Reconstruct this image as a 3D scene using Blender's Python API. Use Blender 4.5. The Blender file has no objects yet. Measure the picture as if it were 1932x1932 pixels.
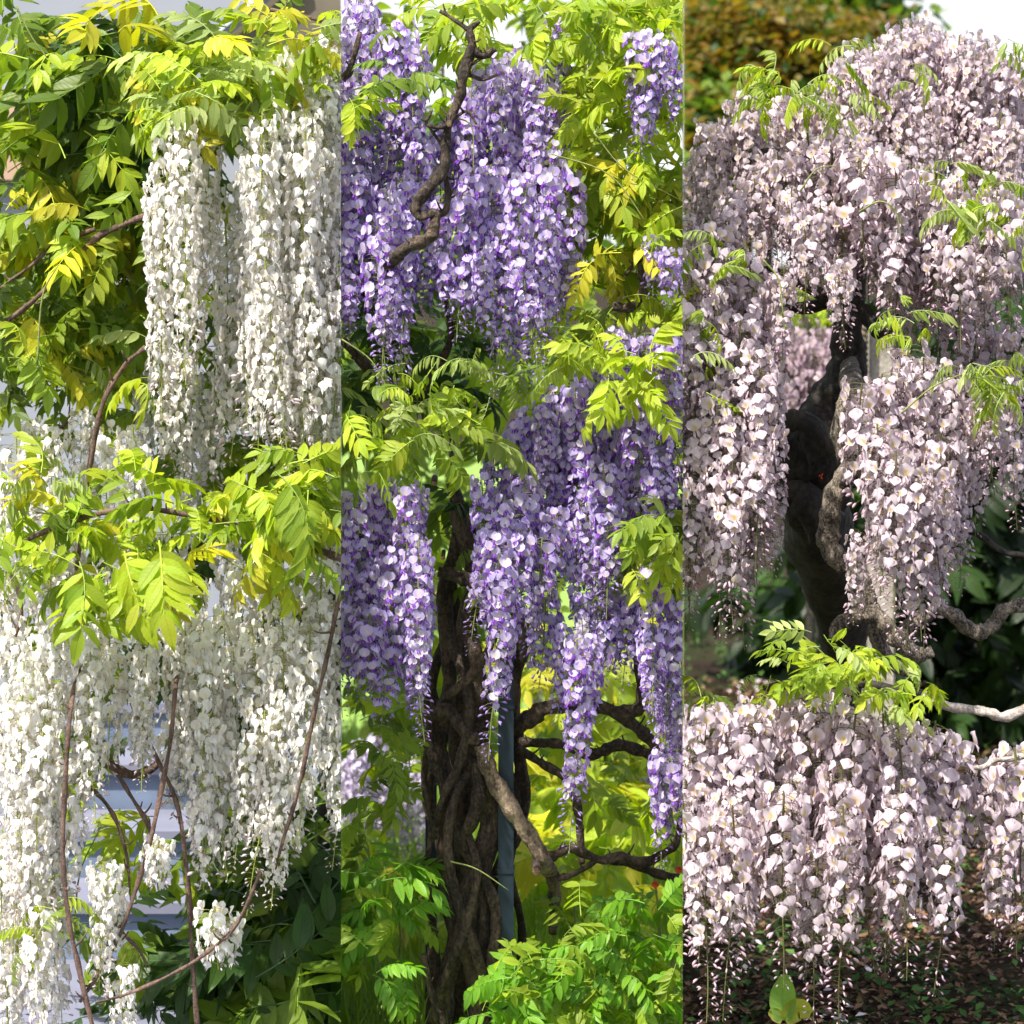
import bpy, bmesh, math, random
import numpy as np
from mathutils import Vector, Matrix

random.seed(7)
RNG = np.random.default_rng(7)
S = bpy.context.scene
COL = S.collection
R = math.radians

# ------------------------------------------------------------------ camera, sky, sun, exposure
CAMY, EYE, W0 = -9.0, 2.5, 3.0            # the frame is 3 m wide at y = 0
cam_d = bpy.data.cameras.new('camera')
cam_d.sensor_width = 36
cam_d.lens = 36 * 9 / W0
cam_d.shift_y = -0.25
cam_d.clip_end = 2000
cam_d.dof.use_dof = True
cam_d.dof.focus_distance = 9.05
cam_d.dof.aperture_fstop = 4.0
cam = bpy.data.objects.new('camera', cam_d)
cam.location = (0, CAMY, EYE)
cam.rotation_euler = (R(90), 0, 0)
COL.objects.link(cam)
S.camera = cam

SUN_AZ, SUN_EL = R(-138), R(58)           # azimuth measured from +y towards +x
sd = Vector((math.sin(SUN_AZ) * math.cos(SUN_EL), math.cos(SUN_AZ) * math.cos(SUN_EL), math.sin(SUN_EL)))
w = bpy.data.worlds.new('World')
S.world = w
w.use_nodes = True
nt = w.node_tree
bg = nt.nodes['Background']
sky = nt.nodes.new('ShaderNodeTexSky')
sky.sky_type = 'NISHITA'
sky.sun_disc = False
sky.sun_elevation = SUN_EL
sky.sun_rotation = SUN_AZ
sky.dust_density = 3.0
sky.ozone_density = 0.6
# thin bright haze all round the horizon
wg = nt.nodes.new('ShaderNodeTexCoord')
wx = nt.nodes.new('ShaderNodeSeparateXYZ')
nt.links.new(wg.outputs['Generated'], wx.inputs[0])
wr = nt.nodes.new('ShaderNodeMapRange')
wr.interpolation_type = 'SMOOTHSTEP'
nt.links.new(wx.outputs[2], wr.inputs['Value'])
wr.inputs['From Min'].default_value = .05
wr.inputs['From Max'].default_value = .55
wr.inputs['To Min'].default_value = .85
wr.inputs['To Max'].default_value = .12
wm = nt.nodes.new('ShaderNodeMix')
wm.data_type = 'RGBA'
nt.links.new(wr.outputs[0], wm.inputs[0])
nt.links.new(sky.outputs[0], wm.inputs[6])
wm.inputs[7].default_value = (5.6, 5.75, 5.95, 1)
nt.links.new(wm.outputs[2], bg.inputs[0])
bg.inputs[1].default_value = 0.12
sl = bpy.data.lights.new('sun', 'SUN')
sl.energy = 4.6
sl.angle = R(0.9)
sl.color = (1.0, 0.95, 0.87)
sun = bpy.data.objects.new('sun', sl)
sun.rotation_euler = (-sd).to_track_quat('-Z', 'Y').to_euler()
COL.objects.link(sun)
S.cycles.diffuse_bounces = 7
S.view_settings.view_transform = 'Standard'
S.view_settings.look = 'None'
S.view_settings.gamma = 1
S.view_settings.exposure = 1.02


def P(px, py, y=0.0):
    """photo position (1932 px wide) at depth y -> world point"""
    k = W0 * (y - CAMY) / 9.0
    return np.array(((px / 1932 - .5) * k, y, EYE + (.25 - py / 1932) * k))


PX = W0 / 1932                             # metres per pixel at y = 0


def GY(py):
    """depth at which the ground shows at that photo row"""
    return 3 * EYE / (py / 1932 - .25) + CAMY


# ------------------------------------------------------------------ materials
def mat(name, build):
    m = bpy.data.materials.new(name)
    m.use_nodes = True
    n = m.node_tree.nodes
    l = m.node_tree.links
    b = n['Principled BSDF']
    build(m, n, l, b)
    return m


def N(n, t, **kw):
    x = n.new(t)
    for k, v in kw.items():
        if k in x.inputs.keys():
            x.inputs[k].default_value = v
        else:
            setattr(x, k, v)
    return x


def attr_leaf(trans, ttint, rough, spec, vein, vary):
    def f(m, n, l, b):
        a = N(n, 'ShaderNodeAttribute', attribute_name='Col')
        oi = n.new('ShaderNodeObjectInfo')
        hsv = n.new('ShaderNodeHueSaturation')
        mr = N(n, 'ShaderNodeMapRange')
        mr.inputs['To Min'].default_value = 1 - vary
        mr.inputs['To Max'].default_value = 1 + vary
        l.new(oi.outputs['Random'], mr.inputs['Value'])
        tc = n.new('ShaderNodeNewGeometry')
        nz = N(n, 'ShaderNodeTexNoise', Scale=9.0, Detail=2.0)
        l.new(tc.outputs['Position'], nz.inputs['Vector'])
        mv = N(n, 'ShaderNodeMath', operation='MULTIPLY_ADD')
        l.new(nz.outputs[0], mv.inputs[0])
        mv.inputs[1].default_value = .5
        l.new(mr.outputs[0], mv.inputs[2])
        ms = N(n, 'ShaderNodeMath', operation='SUBTRACT')
        l.new(mv.outputs[0], ms.inputs[0])
        ms.inputs[1].default_value = .25
        l.new(ms.outputs[0], hsv.inputs['Value'])
        l.new(a.outputs['Color'], hsv.inputs['Color'])
        col = hsv.outputs[0]
        if vein:
            u = N(n, 'ShaderNodeAttribute', attribute_name='luv')
            sx = n.new('ShaderNodeSeparateXYZ')
            l.new(u.outputs['Vector'], sx.inputs[0])
            ab = N(n, 'ShaderNodeMath', operation='ABSOLUTE')
            l.new(sx.outputs[0], ab.inputs[0])
            # side veins: stripes slanting to the tip
            s1 = N(n, 'ShaderNodeMath', operation='MULTIPLY_ADD')
            l.new(ab.outputs[0], s1.inputs[0])
            s1.inputs[1].default_value = -.16
            l.new(sx.outputs[1], s1.inputs[2])
            s2 = N(n, 'ShaderNodeMath', operation='MULTIPLY')
            l.new(s1.outputs[0], s2.inputs[0])
            s2.inputs[1].default_value = 52
            s3 = N(n, 'ShaderNodeMath', operation='SINE')
            l.new(s2.outputs[0], s3.inputs[0])
            s4 = N(n, 'ShaderNodeMapRange')
            l.new(s3.outputs[0], s4.inputs['Value'])
            s4.inputs['From Min'].default_value = .75
            s4.inputs['To Max'].default_value = .22
            r = N(n, 'ShaderNodeMapRange')
            l.new(ab.outputs[0], r.inputs['Value'])
            r.inputs['From Max'].default_value = .11
            r.inputs['To Min'].default_value = .4
            r.inputs['To Max'].default_value = 0
            mx = N(n, 'ShaderNodeMath', operation='MAXIMUM')
            l.new(s4.outputs[0], mx.inputs[0])
            l.new(r.outputs[0], mx.inputs[1])
            mixc = N(n, 'ShaderNodeMix', data_type='RGBA', blend_type='MULTIPLY')
            l.new(mx.outputs[0], mixc.inputs[0])
            l.new(col, mixc.inputs[6])
            mixc.inputs[7].default_value = (.55, .62, .5, 1)
            col = mixc.outputs[2]
            bp = N(n, 'ShaderNodeBump', Strength=.5, Distance=.004)
            l.new(mx.outputs[0], bp.inputs['Height'])
            l.new(bp.outputs[0], b.inputs['Normal'])
        l.new(col, b.inputs['Base Color'])
        b.inputs['Roughness'].default_value = rough
        b.inputs['Specular IOR Level'].default_value = spec
        t = n.new('ShaderNodeBsdfTranslucent')
        tm = N(n, 'ShaderNodeMix', data_type='RGBA', blend_type='MULTIPLY')
        tm.inputs[0].default_value = 1
        l.new(col, tm.inputs[6])
        tm.inputs[7].default_value = (*ttint, 1)
        l.new(tm.outputs[2], t.inputs['Color'])
        mx2 = n.new('ShaderNodeMixShader')
        mx2.inputs[0].default_value = trans
        l.new(b.outputs[0], mx2.inputs[1])
        l.new(t.outputs[0], mx2.inputs[2])
        l.new(mx2.outputs[0], n['Material Output'].inputs[0])
    return f


M_PETAL = mat('petal', attr_leaf(.42, (1, 1, 1), .5, .3, False, .05))
M_LEAF = mat('leaf_blade', attr_leaf(.5, (1.22, 1.33, .45), .45, .4, True, .2))


def bark(c1, c2, scale, bump, rough=.85):
    def f(m, n, l, b):
        tc = n.new('ShaderNodeTexCoord')
        mp = n.new('ShaderNodeMapping')
        mp.inputs['Scale'].default_value = (1, 1, .35)
        l.new(tc.outputs['Object'], mp.inputs[0])
        nz = N(n, 'ShaderNodeTexNoise', Scale=scale, Detail=8.0, Roughness=.7)
        l.new(mp.outputs[0], nz.inputs['Vector'])
        n2 = N(n, 'ShaderNodeTexNoise', Scale=scale * 6, Detail=4.0)
        l.new(tc.outputs['Object'], n2.inputs['Vector'])
        mm = N(n, 'ShaderNodeMath', operation='MULTIPLY_ADD')
        l.new(n2.outputs[0], mm.inputs[0])
        mm.inputs[1].default_value = .6
        l.new(nz.outputs[0], mm.inputs[2])
        vo = N(n, 'ShaderNodeTexVoronoi', Scale=scale * 3.5, feature='DISTANCE_TO_EDGE')
        mp2 = n.new('ShaderNodeMapping')
        mp2.inputs['Scale'].default_value = (1, 1, .16)
        wp = N(n, 'ShaderNodeMix', data_type='VECTOR')
        wp.inputs[0].default_value = .12
        l.new(tc.outputs['Object'], wp.inputs[4])
        l.new(nz.outputs['Color'], wp.inputs[5])
        l.new(wp.outputs[1], mp2.inputs[0])
        l.new(mp2.outputs[0], vo.inputs['Vector'])
        vm = N(n, 'ShaderNodeMapRange')
        l.new(vo.outputs['Distance'], vm.inputs['Value'])
        vm.inputs['From Max'].default_value = .22
        vm.inputs['To Min'].default_value = -.13 * min(1, bump)
        vm.inputs['To Max'].default_value = .0
        ad = N(n, 'ShaderNodeMath', operation='ADD')
        l.new(mm.outputs[0], ad.inputs[0])
        l.new(vm.outputs[0], ad.inputs[1])
        mm = ad
        cr = n.new('ShaderNodeValToRGB')
        cr.color_ramp.elements[0].position = .62
        cr.color_ramp.elements[0].color = (*c1, 1)
        cr.color_ramp.elements[1].position = .92
        cr.color_ramp.elements[1].color = (*c2, 1)
        l.new(mm.outputs[0], cr.inputs[0])
        l.new(cr.outputs[0], b.inputs['Base Color'])
        bp = N(n, 'ShaderNodeBump', Strength=bump, Distance=.012)
        l.new(mm.outputs[0], bp.inputs['Height'])
        l.new(bp.outputs[0], b.inputs['Normal'])
        b.inputs['Roughness'].default_value = rough
    return f


M_TWIG = mat('twig_bark', bark((.05, .028, .022), (.19, .115, .085), 30, .5))
M_VINEPALE = mat('pale_vine_bark', bark((.08, .055, .033), (.36, .27, .18), 16, .8))
M_VINE = mat('vine_bark', bark((.020, .013, .008), (.125, .085, .052), 16, 1.0))
M_DARKBARK = mat('dark_bark', bark((.010, .008, .006), (.05, .04, .031), 9, 1.0))
M_SPECK = mat('speckled_bark', bark((.035, .026, .018), (.46, .38, .29), 26, 1.0))
M_PALEBARK = mat('pale_bark', bark((.22, .18, .15), (.62, .56, .50), 30, .6))
M_SHOOT = mat('green_shoot', bark((.10, .14, .03), (.25, .28, .07), 30, .2))
M_CUT = mat('cut_wood', bark((.12, .075, .035), (.34, .22, .12), 40, .6))


def plain(c, rough=.6, nscale=8, nmix=.25, bump=.1, metal=0):
    def f(m, n, l, b):
        tc = n.new('ShaderNodeTexCoord')
        nz = N(n, 'ShaderNodeTexNoise', Scale=nscale, Detail=6.0)
        l.new(tc.outputs['Object'], nz.inputs['Vector'])
        cr = n.new('ShaderNodeValToRGB')
        cr.color_ramp.elements[0].position = .3
        cr.color_ramp.elements[1].position = .7
        cr.color_ramp.elements[0].color = (*[v * (1 - nmix) for v in c], 1)
        cr.color_ramp.elements[1].color = (*[min(1, v * (1 + nmix)) for v in c], 1)
        l.new(nz.outputs[0], cr.inputs[0])
        l.new(cr.outputs[0], b.inputs['Base Color'])
        b.inputs['Roughness'].default_value = rough
        b.inputs['Metallic'].default_value = metal
        bp = N(n, 'ShaderNodeBump', Strength=bump, Distance=.01)
        l.new(nz.outputs[0], bp.inputs['Height'])
        l.new(bp.outputs[0], b.inputs['Normal'])
    return f


M_STEEL = mat('blue_painted_steel', plain((.002, .013, .024), .62, 20, .2, .05))
M_WIRE = mat('galvanised_wire', plain((.25, .26, .27), .4, 20, .2, .05, .8))
M_POSTWOOD = mat('weathered_post_wood', bark((.22, .19, .15), (.46, .42, .36), 10, .4))
M_ROPE = mat('hemp_rope', plain((.16, .12, .08), .9, 60, .4, .6))
M_STONE = mat('bluish_stone', plain((.16, .165, .225), .8, 5, .12, .2))
M_STONESHADE = mat('shaded_blue_stone', plain((.13, .17, .25), .8, 5, .2, .2))  # step bodies: bluish riser shade put into the stone colour
M_RENDER = mat('pale_render', plain((.27, .29, .33), .85, 3, .06, .1))
M_TAN = mat('tan_render', plain((.45, .30, .21), .85, 3, .08, .1))
M_EAVE = mat('olive_brown_timber', plain((.13, .11, .075), .8, 6, .15, .2))
M_RED = mat('red_petal', plain((.75, .07, .03), .5, 10, .1, 0))
M_CHIP = mat('leaf_litter', attr_leaf(.1, (1, 1, 1), .8, .2, False, .1))


def soil(m, n, l, b):
    g = n.new('ShaderNodeNewGeometry')
    a = N(n, 'ShaderNodeTexNoise', Scale=3.0, Detail=10.0, Roughness=.75)
    l.new(g.outputs['Position'], a.inputs['Vector'])
    c = N(n, 'ShaderNodeTexNoise', Scale=60.0, Detail=6.0)
    l.new(g.outputs['Position'], c.inputs['Vector'])
    mm = N(n, 'ShaderNodeMath', operation='MULTIPLY_ADD')
    l.new(c.outputs[0], mm.inputs[0])
    mm.inputs[1].default_value = .6
    l.new(a.outputs[0], mm.inputs[2])
    cr = n.new('ShaderNodeValToRGB')
    e = cr.color_ramp.elements
    e[0].position = .6
    e[0].color = (.010, .007, .005, 1)
    e[1].position = 1.0
    e[1].color = (.05, .03, .02, 1)
    l.new(mm.outputs[0], cr.inputs[0])
    # moss further back
    ms = N(n, 'ShaderNodeTexNoise', Scale=1.1, Detail=8.0, Roughness=.7)
    l.new(g.outputs['Position'], ms.inputs['Vector'])
    mr = N(n, 'ShaderNodeMapRange')
    l.new(ms.outputs[0], mr.inputs['Value'])
    mr.inputs['From Min'].default_value = .50
    mr.inputs['From Max'].default_value = .62
    mx = N(n, 'ShaderNodeMix', data_type='RGBA')
    l.new(mr.outputs[0], mx.inputs[0])
    l.new(cr.outputs[0], mx.inputs[6])
    mx.inputs[7].default_value = (.022, .036, .009, 1)
    l.new(mx.outputs[2], b.inputs['Base Color'])
    b.inputs['Roughness'].default_value = .95
    b.inputs['Specular IOR Level'].default_value = .08
    bp = N(n, 'ShaderNodeBump', Strength=1.0, Distance=.03)
    l.new(mm.outputs[0], bp.inputs['Height'])
    l.new(bp.outputs[0], b.inputs['Normal'])


M_SOIL = mat('leaf_mould_soil', soil)
M_LAWN = mat('lawn_base', plain((.17, .28, .04), .9, 6, .4, .5))

# ------------------------------------------------------------------ mesh helpers (numpy, triangles only)
class MB:
    def __init__(s):
        s.v, s.f, s.c, s.u, s.m, s.n = [], [], [], [], [], 0

    def add(s, v, f, c, u=None, m=0):
        v = np.asarray(v, float)
        f = np.asarray(f, int)
        c = np.broadcast_to(np.asarray(c, float), (len(v), 3))
        s.v.append(v)
        s.f.append(f + s.n)
        s.c.append(c)
        s.u.append(np.full((len(v), 2), .5) if u is None else np.asarray(u, float))
        s.m.append(np.broadcast_to(np.asarray(m), (len(f),)))
        s.n += len(v)
        return s

    def arrays(s):
        return (np.concatenate(s.v), np.concatenate(s.f), np.concatenate(s.c), np.concatenate(s.u), np.concatenate(s.m))

    def mesh(s, name, mats, smooth=True):
        v, f, c, u, m = s.arrays()
        me = bpy.data.meshes.new(name)
        me.vertices.add(len(v))
        me.vertices.foreach_set('co', v.astype(np.float32).ravel())
        me.loops.add(len(f) * 3)
        me.loops.foreach_set('vertex_index', f.astype(np.int32).ravel())
        me.polygons.add(len(f))
        me.polygons.foreach_set('loop_start', np.arange(0, len(f) * 3, 3, dtype=np.int32))
        for x in mats:
            me.materials.append(x)
        me.polygons.foreach_set('material_index', m.astype(np.int32))
        me.polygons.foreach_set('use_smooth', np.full(len(f), smooth))
        ca = me.attributes.new('Col', 'FLOAT_COLOR', 'POINT')
        ca.data.foreach_set('color', np.hstack([c, np.ones((len(c), 1))]).astype(np.float32).ravel())
        ua = me.attributes.new('luv', 'FLOAT_VECTOR', 'POINT')
        ua.data.foreach_set('vector', np.hstack([u, np.zeros((len(u), 1))]).astype(np.float32).ravel())
        me.update()
        me.validate()
        return me


ZONE = {}


def link(name, me, parent=None, zone=None, loc=None):
    o = bpy.data.objects.new(name, me)
    COL.objects.link(o)
    if parent is not None:
        o.parent = parent
    if loc is not None:
        o.location = loc
    if zone is not None:
        ZONE[o] = zone
    return o


def tag(o, label=None, cat=None, group=None, kind=None):
    if label: o['label'] = label
    if cat: o['category'] = cat
    if group: o['group'] = group
    if kind: o['kind'] = kind
    return o


def thing(name, label, cat, loc, group=None):
    o = bpy.data.objects.new(name, None)
    o.empty_display_size = .1
    COL.objects.link(o)
    o.location = tuple(loc)
    return tag(o, label, cat, group)


def rotm(rx, ry, rz):
    return np.array(Matrix.Rotation(rz, 3, 'Z') @ Matrix.Rotation(ry, 3, 'Y') @ Matrix.Rotation(rx, 3, 'X'))


def grid_faces(nu, nv):
    f = []
    for j in range(nv - 1):
        for i in range(nu - 1):
            a = j * nu + i
            f += [(a, a + 1, a + nu + 1), (a, a + nu + 1, a + nu)]
    return f


def catmull(pts, per=6):
    p = np.asarray(pts, float)
    if len(p) < 3:
        t = np.linspace(0, 1, per + 1)[:, None]
        return p[0] * (1 - t) + p[-1] * t
    q = np.vstack([2 * p[0] - p[1], p, 2 * p[-1] - p[-2]])
    out = []
    for i in range(1, len(q) - 2):
        for t in np.linspace(0, 1, per, endpoint=False):
            a, b, c, d = q[i - 1], q[i], q[i + 1], q[i + 2]
            out.append(.5 * (2 * b + (c - a) * t + (2 * a - 5 * b + 4 * c - d) * t * t + (3 * b - a - 3 * c + d) * t ** 3))
    out.append(p[-1])
    return np.array(out)


def tube(pts, rad, sides=8, per=6, lump=0.0, seed=0, caps=True):
    """tapered tube through pts; rad = list of radii at pts"""
    c = catmull(pts, per)
    r = np.interp(np.linspace(0, 1, len(c)), np.linspace(0, 1, len(rad)), rad)
    rg = np.random.default_rng(seed + 100)
    tang = np.gradient(c, axis=0)
    tang /= np.linalg.norm(tang, axis=1)[:, None] + 1e-9
    ref = np.array((0.13, -1.0, .21))
    V = []
    ph = rg.uniform(0, 6, 6)
    for i in range(len(c)):
        a = np.cross(tang[i], ref)
        if np.linalg.norm(a) < .2:
            a = np.cross(tang[i], (1, 0, .1))
        a /= np.linalg.norm(a)
        b = np.cross(tang[i], a)
        ang = np.arange(sides) / sides * 2 * math.pi
        k = np.ones(sides)
        if lump:
            k = 1 + lump * (.5 * np.sin(3 * ang + ph[0] + i * .35) + .35 * np.sin(2 * ang + ph[1] - i * .5) + .5 * math.sin(i * .9 + ph[2]) + rg.uniform(-.35, .35, sides))
        V.append(c[i] + (np.cos(ang) * k * r[i])[:, None] * a + (np.sin(ang) * k * r[i])[:, None] * b)
    V = np.concatenate(V)
    f = []
    for i in range(len(c) - 1):
        for j in range(sides):
            a0, a1 = i * sides + j, i * sides + (j + 1) % sides
            f += [(a0, a1, a1 + sides), (a0, a1 + sides, a0 + sides)]
    if caps:
        n = len(V)
        V = np.vstack([V, c[0], c[-1]])
        for j in range(sides):
            f.append((n, (j + 1) % sides, j))
            q = (len(c) - 1) * sides
            f.append((n + 1, q + j, q + (j + 1) % sides))
    return V, np.array(f)


def PT(pts, y):
    """list of (px,py[,dy]) -> world points"""
    return [P(p[0], p[1], y + (p[2] if len(p) > 2 else 0)) for p in pts]


def limb(name, root, pts, radpx, y, m, zone, lump=.12, sides=9, seed=0, per=6, spurs=False):
    k = PX * (y + 9) / 9
    w = np.array(PT(pts, y))
    base = np.array(root.location)
    V, F = tube(w - base, [r * k for r in radpx], sides, per, lump, seed)
    mb = MB().add(V, F, (.1, .07, .05))
    if spurs:
        c = catmull(w - base, 6)
        rg = np.random.default_rng(seed + 900)
        for _ in range(int(len(c) * .22) + 1):
            i = int(rg.integers(2, len(c) - 2)) if len(c) > 5 else 1
            d = np.array((rg.uniform(-1, 1), rg.uniform(-.8, .2), rg.uniform(-.4, 1)))
            ln = rg.uniform(.015, .05)
            Vs, Fs = tube([c[i], c[i] + d * ln * .6, c[i] + d * ln + np.array((0, 0, .01))], [.0045, .003, .002], 5, 2)
            mb.add(Vs, Fs, (.1, .07, .05))
    return link(name, mb.mesh(name, [m]), root, zone)


def box_arr(x0, x1, y0, y1, z0, z1):
    v = [(x, y, z) for z in (z0, z1) for y in (y0, y1) for x in (x0, x1)]
    f = [(0, 2, 1), (1, 2, 3), (4, 5, 6), (5, 7, 6), (0, 1, 4), (1, 5, 4), (2, 6, 3), (3, 6, 7), (0, 4, 2), (2, 4, 6), (1, 3, 5), (3, 7, 5)]
    return v, f


# ------------------------------------------------------------------ blossoms
def add_pedicel(mb, col, calyx, ln=1.25, lift=.28):
    V, F = tube([(0, -ln, -lift * .2), (0, -ln * .45, lift * .35), (0, -.05, .03)], [.028, .024, .03], 3, 2, caps=False)
    mb.add(V, F, col, m=1)
    # calyx: little cap
    a = np.arange(5) / 5 * 2 * math.pi
    v = [(0, -.1, .03)] + [(.1 * math.cos(x), .06, .1 * math.sin(x)) for x in a]
    f = [(0, 1 + i, 1 + (i + 1) % 5) for i in range(5)]
    mb.add(v, f, calyx, m=1)


def blossom(kind, pal, rg):
    """an open blossom: banner, two wings, keel, stalk and calyx; unit size, stalk runs back to the rachis"""
    mb = MB()
    j = lambda s=.06: rg.uniform(-s, s)
    cv = 1 + rg.uniform(-.10, .06)
    ban = np.array(pal['banner']) * cv
    if rg.random() < pal.get('old', .1):
        ban = np.array(pal['old_col'])
    wing = np.array(pal['wing']) * (1 + rg.uniform(-.15, .15))
    us = np.linspace(-1, 1, 5)
    if kind == 'shield':               # seen from behind: kite hanging from its calyx with a raised middle line
        ws = [.16, .86, 1.0, .62, .12]
        V, C = [], []
        cup = rg.uniform(.12, .4)
        for a, vv in enumerate(np.linspace(0, 1, 5)):
            for u in us:
                x = u * ws[a] * .54 * pal.get('bw', 1)
                y = .10 + .38 * math.sin(vv * 1.5) - cup * (abs(u) + .0) * ws[a] + .05 * (abs(u) < .1) + j(.045)
                z = -.86 * vv + .10 * abs(u) * (vv - .4) + j(.025)
                V.append((x, y, z))
                c = ban * (.86 + .17 * vv) * (1.0 if abs(u) > .1 else 1.1) * (1 + .07 * (abs(u) > .9))
                C.append(np.minimum(c, .93))
        mb.add(V, grid_faces(5, 5), C)
        tip = (.30, -.95)
    else:                              # seen from the front: banner stands up behind the wings
        ws = [.3, .92, 1.02, .62]
        V, C = [], []
        cup = rg.uniform(.05, .28)
        lean = rg.uniform(-.1, .45)
        for a, vv in enumerate((0, .34, .7, 1.0)):
            for u in us:
                x = u * ws[a] * .54 * pal.get('bw', 1)
                y = .14 - lean * vv + cup * abs(u) ** 2 - .12 * (1 - abs(u)) * (vv > .9) + j(.03)
                z = -.05 + .82 * vv - .12 * (abs(u) < .1) * (vv > .9) + j(.025)
                V.append((x, y, z))
                c = ban * (.9 + .12 * vv)
                if abs(u) < .3 and .2 < vv < .5:
                    c = np.array(pal['eye'])
                elif abs(u) < .6 and vv < .2:
                    c = ban * .5 + np.array(pal['eye']) * .5
                C.append(c)
        mb.add(V, grid_faces(5, 4), C)
        tip = (.42, -.55)
    tip = (tip[0] * pal.get('wl', 1), tip[1] * pal.get('wl', 1))
    # wings
    sp = rg.uniform(.02, .14)
    for s in (-1, 1):
        v = [(s * .03, .1, .0), (s * (.12 + sp), .22, -.10), (s * .05, .24, -.02),
             (s * (.17 + sp), tip[0] * .8, tip[1] * .6), (s * .03, tip[0] * 1.05, tip[1] * .52),
             (s * (.06 + sp * .6), tip[0], tip[1]), ]
        f = [(0, 1, 2), (1, 3, 2), (2, 3, 4), (3, 5, 4)]
        mb.add(np.array(v) + rg.uniform(-.02, .02, (6, 3)), f, [wing * .9, wing, wing, wing, wing * 1.05, wing * pal.get('tipmul', 1)])
    add_pedicel(mb, pal['stem'], pal['calyx'])
    return mb.arrays()


def bud(pal, rg, size=1.0):
    mb = MB()
    n = 5
    a = np.arange(n) / n * 2 * math.pi
    V, C = [], []
    bend = rg.uniform(.05, .45)
    col = np.array(pal['bud']) * (1 + rg.uniform(-.15, .15))
    for t, r in ((0, .06), (.35, .115), (.75, .125), (1, .03)):
        for x in a:
            V.append((r * math.cos(x), .78 * t * math.cos(bend * t), r * 1.35 * math.sin(x) - bend * .7 * t * t))
            C.append(np.array(pal['calyx']) if t == 0 else (col * .75 + .25 * np.array(pal['banner']) if t < .5 else col))
    f = []
    for i in range(3):
        for k in range(n):
            p, q = i * n + k, i * n + (k + 1) % n
            f += [(p, q, q + n), (p, q + n, p + n)]
    mb.add(V, f, C)
    add_pedicel(mb, pal['stem'], pal['calyx'])
    return mb.arrays()


PAL = {
    'white': dict(banner=(.89, .86, .81), wing=(.88, .84, .83), eye=(.86, .74, .42), bud=(.72, .60, .66), stem=(.30, .33, .06), calyx=(.42, .36, .22), old=.22, old_col=(.84, .76, .64), bw=.82, wl=1.25),
    'violet': dict(banner=(.58, .49, .80), wing=(.23, .07, .47), eye=(.74, .62, .40), bud=(.38, .27, .60), stem=(.18, .21, .06), calyx=(.20, .10, .20), old=.16, old_col=(.72, .66, .84), tipmul=.7),
    'pink': dict(banner=(.66, .565, .61), wing=(.66, .53, .59), eye=(.62, .46, .05), bud=(.74, .53, .63), stem=(.10, .10, .03), calyx=(.09, .05, .10), old=.12, old_col=(.60, .48, .42)),
    'pale_violet': dict(banner=(.76, .70, .86), wing=(.52, .40, .70), eye=(.7, .6, .4), bud=(.5, .4, .62), stem=(.2, .22, .08), calyx=(.2, .12, .2), old=.2, old_col=(.74, .70, .82)),
    'dusk_pink': dict(banner=(.56, .44, .50), wing=(.50, .36, .45), eye=(.5, .4, .2), bud=(.46, .27, .36), stem=(.1, .1, .04), calyx=(.1, .06, .08), old=.2, old_col=(.58, .48, .5)),
}
BLOS = {}
for k_, p_ in PAL.items():
    rg_ = np.random.default_rng(len(k_))
    kinds = ['shield', 'front'] * 4 if k_ != 'pink' else ['shield', 'shield', 'front', 'shield', 'front', 'shield', 'front', 'shield']
    if k_ == 'violet':
        kinds = ['front', 'front', 'shield', 'front', 'front', 'shield', 'front', 'front']
    BLOS[k_] = [blossom(q, p_, rg_) for q in kinds] + [bud(p_, rg_) for _ in range(3)]
BLOS_MESH = {}


def blossom_mesh(kind, i):
    if (kind, i) not in BLOS_MESH:
        mb = MB()
        v, f, c, u, m = BLOS[kind][i]
        mb.add(v, f, c, u, m)
        BLOS_MESH[(kind, i)] = mb.mesh('blossom', [M_PETAL, M_SHOOTC])
    return BLOS_MESH[(kind, i)]


def attr_stem(m, n, l, b):
    a = N(n, 'ShaderNodeAttribute', attribute_name='Col')
    l.new(a.outputs['Color'], b.inputs['Base Color'])
    b.inputs['Roughness'].default_value = .55


M_SHOOTC = mat('flower_stalk', attr_stem)


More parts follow.
